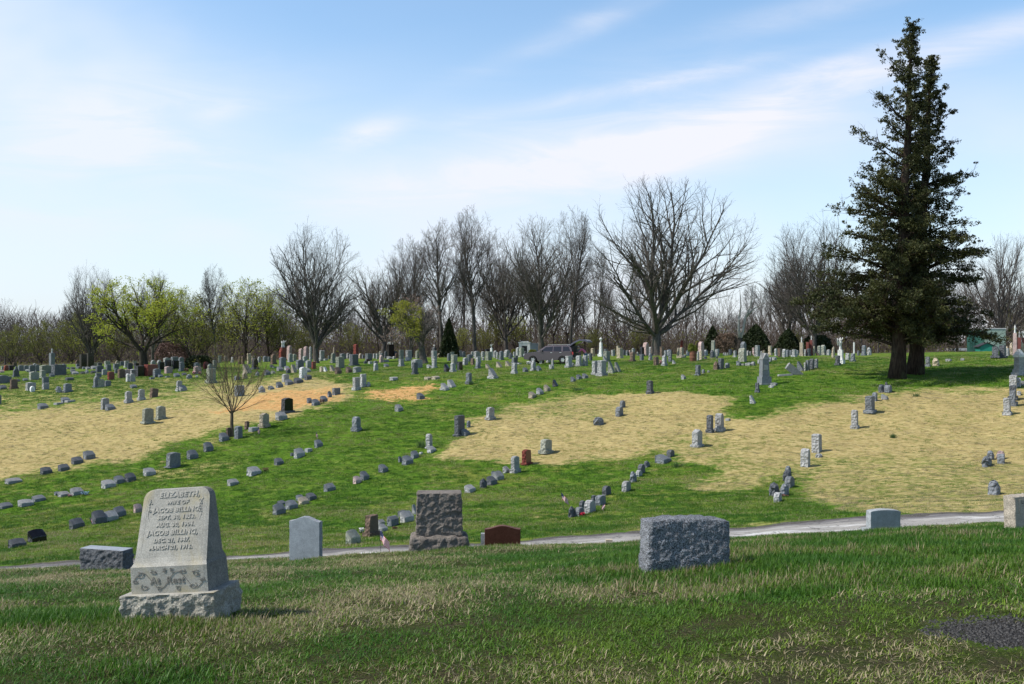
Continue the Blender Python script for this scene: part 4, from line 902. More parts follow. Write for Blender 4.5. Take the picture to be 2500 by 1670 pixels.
LFY = leaf_mat('young_yellow_leaves', (.28, .34, .03), (.50, .52, .07), .45); LFY2 = leaf_mat('gold_green_leaves', (.20, .22, .025), (.36, .36, .05), .4); LFO = leaf_mat('olive_young_leaves', (.13, .15, .02), (.26, .26, .05), .4)
LFC = leaf_mat('cedar_scales', (.020, .028, .008), (.070, .072, .020), .12, .55); LFD = leaf_mat('dark_evergreen_leaves', (.012, .022, .008), (.035, .05, .014), .1); LFP = leaf_mat('pink_buds', (.30, .19, .15), (.48, .33, .27), .35)
def make_tree(seed, H, kind, W, fork=.2, dens=1.0, r0=None, hero=False, lean=0.0, limbs=6, ang=38, deep=True, low=.12, trunk_d=(0, 0, 1)):
    """returns meshes (trunk, crown) of a bare tree of height H and crown width W"""
    g = np.random.default_rng(seed); r0 = r0 or H*.017
    if kind == 'spread': c = np.array([lean*H*.3, 0, H*.57]); r = np.array([W/2, W/2*.8, H*.45])
    elif kind == 'vase': c = np.array([0, 0, H*.56]); r = np.array([W/2, W/2*.9, H*.47])
    elif kind == 'flat': c = np.array([lean, 0, H*.62]); r = np.array([W/2, W/2*.8, H*.40])
    else: c = np.array([0, 0, H*.60]); r = np.array([W/2, W/2, H*.425])
    d0 = norm(np.array([trunk_d], float)); Lt = np.array([H*(fork if kind in ('spread', 'vase', 'flat') else .95)])
    K0 = 6 if kind != 'tall' else 14
    p0 = branch_level(g, np.array([[0, 0, -.25]]), d0, Lt, r0, r0*(.72 if kind != 'tall' else .06), K0, .035 if kind == 'tall' else .05, .1)
    p0[1][0, 0] *= 1.45; p0[1][0, 1] *= 1.05
    l0 = (*p0, Lt); levels_t = [l0]
    if kind == 'tall': P, d, L, rr = spawn(g, l0, int(30*dens), low+.1, .97, ang, .55, H*.05, c, r, .3, .25, rr=.42)
    else:
        P, d, L, rr = spawn(g, l0, limbs, .72, 1.0, ang, 9, H*.3, c, r, .42, .22, rr=.62, bydist=.96)
        m_ = len(P); az_ = np.arange(m_)*2.399+g.random()*6; th_ = np.radians(np.linspace(ang*.25, ang*1.45, m_)+g.normal(0, 4, m_)); g.shuffle(th_)
        d = np.stack([np.cos(az_)*np.sin(th_), np.sin(az_)*np.sin(th_)*.75, np.cos(th_)], 1); d = norm(d)
        L = env_dist(P, d, c, r)*.91; rr = p0[1][0, -1]*(.45+.3*g.random(len(P)))
    K1 = 9; q = branch_level(g, P, d, L, rr, np.maximum(rr*.16, .012), K1, .10, {'spread': .30, 'flat': .25, 'vase': .24}.get(kind, .22)); l1 = (*q, L)
    P, d, L, rr = spawn(g, l1, int((11 if kind != 'tall' else 5)*dens), .12, .98, 40, .55, H*.05, c, r, .35, .20)
    q = branch_level(g, P, d, L, rr, np.maximum(rr*.2, .009), 6, .11, .25); l2 = (*q, L)
    P, d, L, rr = spawn(g, l2, 7, .15, .98, 40, .52, H*.03, c, r, .35, .06, rmin=.008)
    q = branch_level(g, P, d, L, rr, np.full(len(rr), .006), 4, .15, .12); l3 = (*q, L)
    P, d, L, rr = spawn(g, l3, 6, .2, 1.0, 38, .5, H*.016, c, r*1.03, .4, .04, rmin=.006)
    q = branch_level(g, P, d, L, rr, np.full(len(rr), .005), 3, .16, .08); l4 = (*q, L)
    lv = [l1, l2, l3, l4]; sd = [7, 5, 4, 3]
    if deep:
        P, d, L, rr = spawn(g, l4, 3, .3, 1.0, 36, .6, H*.012, None, None, .35, .1, rmin=.006)
        q = branch_level(g, P, d, L, rr*.9, np.full(len(rr), .0035), 2, .16, .05); lv.append((*q, L)); sd.append(3)
    vt, ft = tubes([l0], [12]); vc, fc = tubes(lv, sd); tips = (l4[0][:, -1], l4[0][:, 1])
    return vt, ft, vc, fc, tips
def raw_mesh(name, v, f, mats, mi=None, smooth=True):
    me = bpy.data.meshes.new(name); n = len(f)
    me.vertices.add(len(v)); me.vertices.foreach_set('co', np.asarray(v, np.float32).ravel())
    me.loops.add(n*4); me.loops.foreach_set('vertex_index', np.asarray(f, np.int32).ravel()); me.polygons.add(n); me.polygons.foreach_set('loop_start', np.arange(0, n*4, 4, dtype=np.int32)); me.update(calc_edges=True)
    for m in mats: me.materials.append(m)
    if mi is not None: me.polygons.foreach_set('material_index', np.asarray(mi, np.int32))
    if smooth: me.polygons.foreach_set('use_smooth', np.ones(n, bool))
    return me
PROTO = {}
def proto(key, seed, H, kind, W, bark=BK, twig=TW, leaves=None, **kw):
    vt, ft, vc, fc, tips = make_tree(seed, H, kind, W, **kw); mt = raw_mesh('trunk', vt, ft, [bark])
    mc = raw_mesh('crown', vc, fc, [bark, twig], (np.arange(len(fc)) > len(fc)*.25).astype(int))
    lf = None
    if leaves:
        g = np.random.default_rng(seed+99); mat, num, size, sel = leaves; T = np.concatenate([tips[0], tips[1]])
        T = T[sel(T)] if sel else T
        C = T[g.integers(0, len(T), num)]+g.normal(0, size*1.5, (num, 3)); v, f = cards(g, C, size); lf = raw_mesh('foliage', v, f, [mat], smooth=False)
    PROTO[key] = (mt, mc, lf, H)
def place_tree(key, u, D, vtop, label, name='bare_tree', cat='tree', group=None, rz=None, sx=1.0, dz=0.0, loc=None):
    mt, mc, lf, H = PROTO[key]; x = (u-U0)/F*D; z = float(ground(x, D)); h = ztop(vtop, D)-z; s = h/H
    e = empty(name, (x, D, z+dz), (0, 0, rz if rz is not None else random.uniform(0, 6.28))); e.scale = (s*sx, s*sx, s); tag(e, label, cat, group)
    for me in (mt, mc, lf):
        if me is None: continue
        o = bpy.data.objects.new(me.name, me); COL.objects.link(o); o.parent = e
    return e
# heroes
proto('giant', 5, 22, 'spread', 26.5, fork=.15, limbs=10, ang=60, dens=1.65, r0=.58, bark=BK)
place_tree('giant', 1602, 121, 440, 'largest bare tree with broad domed crown and thick forking limbs, right of the car', rz=.6, sx=1.2)
proto('fan', 12, 19, 'vase', 13.5, fork=.14, limbs=9, ang=31, dens=2.0, r0=.42)
place_tree('fan', 772, 110, 538, 'broad bare tree with many upswept limbs from a dark trunk, left of centre', rz=1.0)
proto('vase2', 23, 18, 'vase', 13, fork=.16, limbs=8, ang=36, dens=1.7, r0=.40)
place_tree('vase2', 1322, 128, 522, 'bare tree with curved ascending limbs rising behind the silver car', rz=2.0, sx=1.1)
proto('excur', 31, 20, 'tall', 8.5, ang=42, dens=1.3, r0=.30, low=.22)
place_tree('excur', 1159, 138, 505, 'tall straight bare tree with narrow oval crown at centre', rz=0)
place_tree('excur', 1078, 136, 538, 'tall bare tree with narrow crown just left of the tallest centre tree', rz=2.1, sx=1.1)
place_tree('excur', 1392, 142, 505, 'slender tall bare tree between the car tree and the giant domed tree', rz=4.0, sx=.85)
place_tree('vase2', 935, 140, 605, 'bare tree with spreading fan of thin limbs behind the half-green tree', rz=4.4, sx=1.15)
place_tree('excur', 1003, 142, 575, 'slim bare tree behind the leaning half-green tree', rz=5.2)
place_tree('vase2', 1236, 146, 560, 'bare tree behind the white mausoleum', rz=.4, sx=.9)
place_tree('fan', 1987, 138, 520, 'bare fan-shaped tree rising left of the cedars', rz=3.0, sx=1.0)
place_tree('vase2', 1925, 150, 600, 'smaller bare tree left of the fan-shaped tree near the cedars', rz=5.0)
place_tree('giant', 2445, 205, 570, 'bare spreading tree with long crooked limbs behind the cedars at right', rz=2.2, sx=.8)
# leafing tree
proto('leafing', 41, 10, 'flat', 14.5, bark=BKD, twig=TWD, fork=.24, limbs=7, ang=62, dens=1.0, r0=.42, lean=0.0, leaves=(LFY, 10500, .075, None))
place_tree('leafing', 352, 100, 680, 'low wide tree in bright yellow-green young leaf over the left graves', name='leafing_tree', rz=.3, sx=1.3)
place_tree('fan', 222, 118, 640, 'bare tree behind the left side of the yellow-green tree', rz=.2, sx=.78)
place_tree('vase2', 372, 126, 655, 'bare tree showing above the middle of the yellow-green tree', rz=3.3, sx=.8)
place_tree('excur', 526, 130, 648, 'thin forked bare tree right of the yellow-green tree', rz=1.3, sx=.8)
proto('halfgreen', 52, 7.5, 'flat', 9.6, bark=BK, twig=TW, fork=.32, limbs=6, ang=60, r0=.36, lean=-1.6, trunk_d=(-.12, 0, 1), leaves=(LFY2, 5200, .07, lambda T: T[:, 0] < -.3))
e_ = place_tree('halfgreen', 1037, 96, 738, 'low leaning tree with olive young leaves on its left half', name='leafing_tree', rz=0, sx=1.45)
proto('pinkbud', 61, 8, 'spread', 8, bark=BK, twig=TW, leaves=(LFP, 2600, .06, None), deep=False)
place_tree('pinkbud', 1000, 128, 718, 'pink-budded tree half hidden behind the leaning half-green tree', name='budding_tree', rz=1, sx=1.2)
# leafing saplings at the wood edge
proto('greenish', 71, 9, 'vase', 6, bark=BKD, twig=TWD, fork=.1, limbs=6, ang=22, r0=.12, leaves=(LFY, 3200, .07, None), deep=False)
proto('olive', 72, 9, 'vase', 6.5, bark=BKD, twig=TWD, fork=.08, limbs=7, ang=30, r0=.12, leaves=(LFO, 4200, .08, None), deep=False)
GT = 'young trees leafing out at the edge of the woods'
_sap = [('greenish', 600, 140, 680), ('greenish', 655, 145, 700), ('greenish', 560, 150, 740), ('olive', 470, 130, 715), ('olive', 500, 138, 760), ('greenish', 440, 142, 700), ('olive', 175, 132, 760), ('olive', 100, 138, 780), ('greenish', 215, 130, 770),
        ('olive', 290, 135, 775), ('olive', 1215, 156, 760), ('greenish', 1260, 155, 770), ('olive', 1180, 150, 800), ('olive', 1450, 150, 800), ('olive', 740, 150, 790), ('olive', 1940, 150, 800), ('olive', 2470, 235, 740), ('olive', 30, 130, 790), ('greenish', 1130, 152, 800), ('olive', 690, 142, 770), ('olive', 860, 150, 785), ('olive', 1560, 155, 790)]
_sl = {}
for (k, u, D, v) in sorted(_sap, key=lambda q: q[1]):
    wh = 'at far left' if u < 150 else 'behind the yellow-green tree' if u < 510 else 'behind the bare sapling' if u < 700 else 'left of the brick shed' if u < 1150 else 'behind the mausoleum' if u < 1300 else 'near the biggest bare tree' if u < 1700 else 'behind the cedars' if u > 1900 else ''
    c_ = {'greenish': 'bright yellow-green', 'olive': 'dull olive'}[k]; _sl[(c_, wh)] = _sl.get((c_, wh), 0)+1; n_ = _sl[(c_, wh)]
    place_tree(k, u, D, v, f"{c_} young tree {wh}, {['', 'leftmost', 'second', 'third', 'fourth'][n_]} from left".replace('leftmost from left', 'leftmost of that colour'), name='leafing_sapling', group=GT, sx=random.uniform(1.0, 1.35))
# woods
proto('wood_a', 81, 15, 'tall', 5, ang=30, dens=.9, r0=.15, low=.3, bark=BKD, twig=TW)
proto('wood_b', 82, 14, 'vase', 6.5, fork=.25, limbs=5, ang=22, r0=.16, bark=BK, twig=TW, deep=False)
proto('wood_c', 83, 15, 'tall', 7, ang=42, dens=.75, r0=.17, low=.15, bark=BK, twig=TWD, deep=False)
proto('wood_d', 84, 12, 'spread', 9, fork=.22, limbs=6, ang=40, r0=.17, bark=BKD, twig=TW, deep=False)
_tu = [-60, 0, 100, 150, 200, 260, 370, 450, 525, 600, 700, 870, 1000, 1250, 1500, 1700, 1800, 1870, 1950, 2060, 2150, 2300, 2420, 2560]; _tv = [715, 720, 745, 740, 665, 690, 690, 720, 690, 690, 660, 660, 650, 600, 600, 665, 690, 660, 600, 640, 620, 640, 660, 620]
from collections import defaultdict as _dd
_spots = []
rt_ = random.Random(11)
for i in range(165):
    u = -60+i*16.0+rt_.uniform(-12, 12); D = rt_.uniform(153, 210)+(50 if 2350 < u < 2520 else 0); lo = rt_.random() < .45
    v = np.interp(u, _tu, _tv)+rt_.uniform(-5, 45)+(60 if lo else 0); _spots.append((u, D, min(v, 800)))
_marks = [(130, 'beyond the far left graves'), (330, 'behind the tall black pillars'), (520, 'behind the yellow-green tree'), (700, 'behind the bare sapling'), (880, 'behind the broad dark-trunked tree'), (1060, 'behind the half-green tree'), (1200, 'behind the brick shed'), (1340, 'behind the mausoleum'),
          (1480, 'behind the open car hatch'), (1700, 'behind the biggest bare tree'), (1830, 'behind the barrel planter'), (2000, 'left of the cedars'), (2300, 'behind the cedars'), (9999, 'beyond the green sheds')]
_cnt = _dd(list)
for (u, D, v) in _spots:
    k = ['wood_a', 'wood_b', 'wood_c', 'wood_d'][rt_.choices([0, 1, 2, 3], [4, 3, 3, 1.4])[0]]
    e = place_tree(k, u, D, v, None, name='woodland_tree', group='bare trees of the wood behind the cemetery', rz=rt_.uniform(0, 6.28), sx=rt_.uniform(.8, 1.15))
    _cnt[[m[1] for m in _marks if u < m[0]][0]].append((u, e, k))
_ord = ['leftmost', 'second', 'third', 'fourth', 'fifth', 'sixth', 'seventh', 'eighth', 'ninth', 'tenth', 'eleventh', 'twelfth', 'thirteenth', 'fourteenth', 'fifteenth', 'sixteenth', 'seventeenth', 'eighteenth', 'nineteenth', 'twentieth', 'twenty-first', 'twenty-second', 'twenty-third', 'twenty-fourth', 'twenty-fifth', 'twenty-sixth', 'twenty-seventh', 'twenty-eighth', 'twenty-ninth', 'thirtieth']
for mk, L in _cnt.items():
    L.sort(key=lambda q: q[0])
    for i, (u, e, k) in enumerate(L): e['label'] = f"slim bare woodland tree {mk}, {_ord[i]} from left" if i else f"slim bare woodland tree {mk}, leftmost there"
# snag with pale limbs
def snag():
    u, D = 1806, 118; x = (u-U0)/F*D; z = float(ground(x, D)); s = D/F; e = empty('dead_tree', (x, D, z)); tag(e, 'dead tree with black trunk and two pale bleached limbs right of the barrel planter', 'tree')
    mb = MB(); mb.tube([(0, 0, -.2), (-.5*s, 0, 20*s), (1*s, 0, 42*s)], [9*s, 7*s, 5.5*s], 9); mb.build('trunk', BKD, e, smooth=True)
    for n_, P_, r_ in (('limb', [(0, 0, 38*s), (9*s, .3, 62*s), (14*s, .2, 90*s), (26*s, 0, 120*s), (33*s, 0, 175*s)], [4.5*s, 3.6*s, 3*s, 2*s, .8*s]), ('limb', [(0, 0, 40*s), (-4*s, -.2, 60*s), (-3*s, 0, 86*s), (3*s, 0, 120*s), (0, 0, 160*s)], [3.6*s, 3*s, 2.4*s, 1.6*s, .6*s]), ('limb', [(14*s, .2, 90*s), (34*s, .2, 112*s), (52*s, 0, 124*s), (72*s, 0, 150*s)], [2.2*s, 1.8*s, 1.2*s, .5*s])):
        m2 = MB(); m2.tube(P_, r_, 7); m2.build(n_, BKW, e, smooth=True)
snag()
# ---------------------------------------------------------------- cedars
def cedar(uT, vT, D, top_u, top_v, left, right, seed, label, trunk_r):
    g = np.random.default_rng(seed); x0 = (uT-U0)/F*D; z0 = float(ground(x0, D)); s = D/F
    e = empty('cedar_tree', (x0, D, z0)); tag(e, label, 'tree', 'the two tall dark cedars growing side by side')
    H = ztop(top_v, D)-z0; lean = (top_u-uT)*s
    def ax(h): t = np.clip(h/H, 0, 1); return lean*t**1.1
    K = 16; mb = MB(); mb.tube([(float(ax(H*k/K))+.06*math.sin(k*1.3), .05*math.cos(k*1.7), H*k/K-.3*(k == 0)) for k in range(K+1)], [trunk_r*(1.3 if k == 0 else 1)*(1-k/K)**.8+.02 for k in range(K+1)], 12); mb.build('trunk', BKR, e, smooth=True)
    lv, lu = zip(*left); rv, ru = zip(*right)
    BR = []; cl = []
    h = H*.115
    while h < H*.992:
        fr = h/H; v = V0-(z0+h)/s; cu = uT+ax(h)/s
        for q in range((5 if fr < .4 else 4 if fr < .55 else 3) if fr > .1 else 3):
            th = g.random()*2*np.pi; c_, s_ = math.cos(th), math.sin(th)
            Lr = max(cu-np.interp(v, lv, lu), 4)*s*1.16; Rr = max(np.interp(v, rv, ru)-cu, 4)*s*.92
            my = min(Lr, Rr)*.5+.5*min(max(Lr, Rr), 5.0)
            reach = (Lr if c_ < 0 else Rr)*abs(c_)+my*abs(s_)*.9; reach *= g.uniform(.58, 1.02)*(1-.16*(fr > .5)) if g.random() < .68 else g.uniform(.28, .55)
            if math.sin(th*2+h*1.9+seed)+math.sin(th*3-h*2.7) > (1.15 if fr > .3 else 1.5): continue
            up = g.uniform(.25, .95)+.7*fr
            p = []; P0 = np.array([ax(h), 0, h]); n = 6
            for k in range(n+1):
                t = k/n; rr_ = reach*t; p.append(P0+np.array([c_*rr_, s_*rr_, up*rr_*.5-.35*rr_*t*(1-fr)+.10*math.sin(t*5+th)]))
            p = np.array(p); p[1:, :2] += g.normal(0, .05, (n, 2))*reach*.35; p[:, 2] -= reach*(.30 if fr > .22 else .12)
            BR.append((p, max(.02, .018*reach+.01)))
            nc = int(4+reach*(7.0-3.2*fr))
            for _ in range(nc):
                t = g.uniform(.16, 1.0)**.72; k = min(int(t*n), n-1); f = t*n-k; c = p[k]*(1-f)+p[k+1]*f
                sp = .16+.22*(1-t)*min(reach, 3)*.5; cl.append((*(c+g.normal(0, sp, 3)*np.array([1, 1, .7])+np.array([0, 0, .08])), g.uniform(.16, .36)*(.70+.5*(1-fr))))
        h += H*(.0105 if fr > .1 else .02)
    pts = np.array([b[0] for b in BR]); rad = np.array([b[1]*np.linspace(1, .2, 7) for b in BR]); dirs = norm(np.gradient(pts, axis=1))
    l1 = (pts, rad, dirs, np.linalg.norm(pts[:, -1]-pts[:, 0], axis=1))
    P, d, L, rr = spawn(g, l1, 7, .2, 1, 45, .35, .25, None, None, upb=.2, rmin=.006); q = branch_level(g, P, d, L, rr, np.full(len(rr), .005), 3, .15, .2); l2 = (*q, L)
    P, d, L, rr = spawn(g, l2, 3, .3, 1, 45, .5, .15, None, None, upb=.1, rmin=.005); q = branch_level(g, P, d, L, rr, np.full(len(rr), .004), 2, .15, .0); l3 = (*q, L)
    v_, f_ = tubes([l1, l2, l3], [5, 3, 3]); me = raw_mesh('branches', v_, f_, [BKR]); o = bpy.data.objects.new('branches', me); COL.objects.link(o); o.parent = e
    cl = np.array(cl); extra = l2[0][:, -1]; extra = extra[g.random(len(extra)) < .22]
    cl = np.concatenate([cl, np.concatenate([extra, g.uniform(.10, .2, (len(extra), 1))], 1)])
    n = 24; C = np.repeat(cl[:, :3], n, 0); Rr = np.repeat(cl[:, 3], n)
    dv = norm(g.normal(0, 1, (len(C), 3)))*(g.random(len(C))**.4*Rr)[:, None]*np.array([1.1, 1.1, .8]); v_, f_ = cards(g, C+dv, .075, .5, .5)
    me = raw_mesh('foliage', v_, f_, [LFC], smooth=False); o = bpy.data.objects.new('foliage', me); COL.objects.link(o); o.parent = e
    return e
cedar(2190, 937, 68.3, 2229, 50, [(50, 2222), (85, 2205), (122, 2168), (153, 2141), (190, 2150), (226, 2144), (262, 2128), (300, 2107), (352, 2064), (404, 2067), (425, 2150), (441, 2052), (490, 2058), (512, 2119), (551, 2113), (569, 2021), (643, 2034), (690, 2000), (734, 1960), (785, 1955), (812, 2000), (835, 2075), (857, 2125)],
      [(50, 2232), (104, 2250), (200, 2245), (400, 2262), (860, 2290)], 3, 'left and tallest cedar of the pair, thin pointed top and ragged left side', .50)
cedar(2234, 930, 70.5, 2276, 138, [(140, 2268), (300, 2235), (500, 2200), (860, 2170)], [(140, 2284), (208, 2297), (269, 2337), (324, 2321), (367, 2355), (438, 2392), (526, 2395), (587, 2416), (673, 2410), (826, 2422), (862, 2300)], 8,
      'right cedar of the pair, shorter top and dense dark right side', .52)
# ---------------------------------------------------------------- small bare sapling in front of the left dry patch
def sapling():
    x, y, z = foot(567, 1066); g = np.random.default_rng(5); s = y/F; H = (1066-838)*s; e = empty('bare_sapling', (x, y, z)); tag(e, 'small bare ornamental tree with fine upswept twigs standing in the row at left', 'tree')
    l0 = (*branch_level(g, np.array([[0, 0, -.1]]), np.array([[.0, 0, 1.]]), np.array([56*s+.1]), 4.6*s, 3.8*s, 5, .04, .1), np.array([56*s]))
    c = np.array([-4*s, 0, 124*s]); r = np.array([112*s, 88*s, 112*s])
    P, d, L, rr = spawn(g, l0, 9, .86, 1, 34, 9, 1, c, r, .3, .1); m_ = len(P); az_ = np.arange(m_)*2.399; th_ = np.radians(np.linspace(6, 58, m_)); d = np.stack([np.cos(az_)*np.sin(th_), np.sin(az_)*np.sin(th_)*.8, np.cos(th_)], 1); L = env_dist(P, d, c, r)*.98; rr = np.full(len(L), 1.25*s)
    q = branch_level(g, P, d, L, rr, np.full(len(L), .006), 8, .07, .12); l1 = (*q, L)
    P, d, L, rr = spawn(g, l1, 8, .08, .95, 32, .75, .4, c, r, .3, .1, rmin=.01); q = branch_level(g, P, d, L, rr, np.full(len(L), .006), 5, .08, .12); l2 = (*q, L)
    P, d, L, rr = spawn(g, l2, 6, .15, .98, 30, .55, .25, c, r, .3, .05, rmin=.007); q = branch_level(g, P, d, L, rr, np.full(len(L), .005), 3, .09, .1); l3 = (*q, L)
    v, f = tubes([l0], [10]); o = bpy.data.objects.new('trunk', raw_mesh('trunk', v, f, [BKS])); COL.objects.link(o); o.parent = e
    v, f = tubes([l1, l2, l3], [6, 4, 3]); o = bpy.data.objects.new('crown', raw_mesh('crown', v, f, [BKS])); COL.objects.link(o); o.parent = e
    T = l3[0][:, -1]; v, f = cards(g, T[g.integers(0, len(T), 1500)]+g.normal(0, .03, (1500, 3)), .022); o = bpy.data.objects.new('buds', raw_mesh('buds', v, f, [LFO], smooth=False)); COL.objects.link(o); o.parent = e
sapling()
# ---------------------------------------------------------------- shrubs and evergreens
def shrub(u, D, wpx, vtop, mat, label, name='shrub', n=2600, size=.06, seed=1, sq=.7, cone=0, vfoot=None, dz=0.0, x=None, z=None, stems=True):
    g = np.random.default_rng(seed); s = D/F; x = (u-U0)/F*D; z = float(ground(x, D)) if z is None else z; H = ztop(vtop, D)-z; W = wpx*s
    e = empty(name, (x, D, z)); tag(e, label, 'shrub' if name != 'evergreen_tree' else 'tree')
    th = g.random(n)*2*np.pi; hh = g.random(n)**.8; lob = 1+.18*np.sin(th*3+seed)+.12*np.sin(th*7+hh*9)
    if cone: rr = (1-hh)**.75*W/2*(.65+.45*np.sqrt(g.random(n)))*lob+.02
    else: rr = np.sqrt(np.maximum(0, 1-(hh*1.02-.15)**2*1.05))*W/2*(.6+.42*np.sqrt(g.random(n)))*lob
    C = np.stack([rr*np.cos(th), rr*np.sin(th)*sq, hh*H*(.94+.12*g.random(n))], 1); v, f = cards(g, C, size, .55)
    o = bpy.data.objects.new('foliage', raw_mesh('foliage', v, f, [mat], smooth=False)); COL.objects.link(o); o.parent = e
    if stems:
        mb = MB()
        for k in range(7):
            a = k*.9; mb.tube([(0, 0, -.1), (W*.12*math.cos(a), W*.1*math.sin(a), H*.35), (W*.25*math.cos(a), W*.18*math.sin(a), H*.75)], [.05, .035, .01], 5)
        mb.build('stems', BKD, e)
    return e
shrub(486, 104, 66, 869, LFD, 'round dark evergreen bush among the left graves', n=9000, size=.07, seed=2)
shrub(1096, 134, 44, 782, LFD, 'dark columnar evergreen behind the half-green tree', 'evergreen_tree', 7000, .13, 3, cone=1)
shrub(1740, 138, 50, 800, LFD, 'dark evergreen behind the greenish obelisk', 'evergreen_tree', 5000, .13, 4, cone=1)
shrub(1846, 140, 90, 795, LFD, 'broad dark evergreen right of the dead tree', 'evergreen_tree', 9000, .13, 5, cone=1)
shrub(1925, 142, 70, 805, LFD, 'dark evergreen left of the red columns', 'evergreen_tree', 7000, .13, 6, cone=1)
shrub(1995, 140, 70, 820, LFD, 'low dark evergreen behind the red columns', 'evergreen_tree', 6000, .12, 7)
shrub(1254, 126, 14, 853, LFO, 'small clipped green bush left of the mausoleum', n=900, size=.06, seed=8, stems=False)
shrub(1300, 122, 24, 854, LFO, 'small clipped green bush right of the mausoleum door', n=1400, size=.06, seed=9, stems=False)
shrub(423, 132, 90, 838, leaf_mat('reddish_twigs', (.10, .055, .05), (.22, .14, .12), .1), 'reddish brown leafless thicket behind the dark bush', n=6000, size=.10, seed=10)
shrub(1775, 134, 60, 815, leaf_mat('rusty_twigs', (.10, .07, .05), (.26, .18, .13), .1), 'rust-brown tangled shrub left of the dead tree', n=5000, size=.09, seed=12)
shrub(1008, 55.0, 22, 1078, LFD, 'low tuft of daffodil leaves beside the round-topped pillar', 'plant', 500, .03, 13, stems=False) if False else None
# ---------------------------------------------------------------- undergrowth of the wood
def undergrowth():
    g = np.random.default_rng(77); n = 75000; u = g.uniform(-150, 2680, n); D = g.uniform(154, 240, n)+np.where((u > 2330) & (u < 2520), 45, 0); x = (u-U0)/F*D; z = ground(x, D)
    vt = np.interp(u, [-100, 100, 300, 450, 600, 900, 1250, 1500, 1700, 1950, 2300, 2420, 2650], [750, 765, 775, 780, 770, 778, 785, 785, 782, 775, 760, 700, 685])+g.normal(0, 10, n)
    hmax = np.maximum((V0-vt)/F*D-z, 1.0); h0 = g.random(n)**1.5*hmax; P = np.stack([x, D, z+h0*.9-.1], 1)
    d = norm(np.stack([g.normal(0, .55, n), g.normal(0, .4, n), np.ones(n)], 1)); L = g.uniform(.8, 3.2, n)*(1-.35*h0/hmax)
    q = branch_level(g, P, d, L, g.uniform(.018, .05, n), np.full(n, .01), 3, .16, .1); v, f = tubes([(*q, L)], [3])
    mt, t = new_mat('brushwood'); P_ = t.add('ShaderNodeTexCoord').outputs['Object']; nz = t.noise(P_, .35, 5, .7)
    finish(t, t.mix(t.smooth(nz, .35, .65), (.055, .042, .034), (.15, .12, .10)), .95, spec=.1)
    nl = 34000; ul = g.uniform(-150, 2680, nl); Dl = g.uniform(154, 230, nl)+np.where((ul > 2330) & (ul < 2520), 45, 0); k = fbm(ul*.008, Dl*.02, 4) + np.where(ul < 750, .08, 0) > .50; ul, Dl = ul[k], Dl[k]; xl = (ul-U0)/F*Dl; zl = ground(xl, Dl)
    C = np.stack([xl, Dl, zl+g.random(len(xl))**1.3*np.interp(ul, [0, 700, 1300, 2500], [5.5, 6, 3.5, 5])], 1); v2, f2 = cards(g, C, .16, .6)
    me = raw_mesh('undergrowth', np.concatenate([v, v2]), np.concatenate([f, f2+len(v)]), [mt, LFO], np.r_[np.zeros(len(f)), np.ones(len(f2))]); o = bpy.data.objects.new('undergrowth', me); COL.objects.link(o)
    tag(o, 'tangle of brown brushwood and first green leaves under the bare woodland trees', 'undergrowth', kind='stuff')
undergrowth()
def far_ridge():
    us = np.linspace(-600, 3100, 240); D = 380.0; v = []; f = []
    for i, u in enumerate(us):
        x = (u-U0)/F*D; h = 2.0+6.0*fbm(np.array([i*.11]), np.array([.5]), 6)[0]+1.2*fbm(np.array([i*.9]), np.array([.5]), 8)[0]
        for (dy, z) in ((0, -6), (6, h*.6-4), (25, h-3.5), (70, -6)): v.append((x*(1+dy/D), D+dy, z))
    for i in range(len(us)-1):
        for k in range(3): f.append((i*4+k, (i+1)*4+k, (i+1)*4+k+1, i*4+k+1))
    o = mesh_obj('hills', v, f, simple('distant_wood', (.15, .135, .13), .95, .05, var=.3, scale=.12), smooth=True); tag(o, kind='structure')
far_ridge()
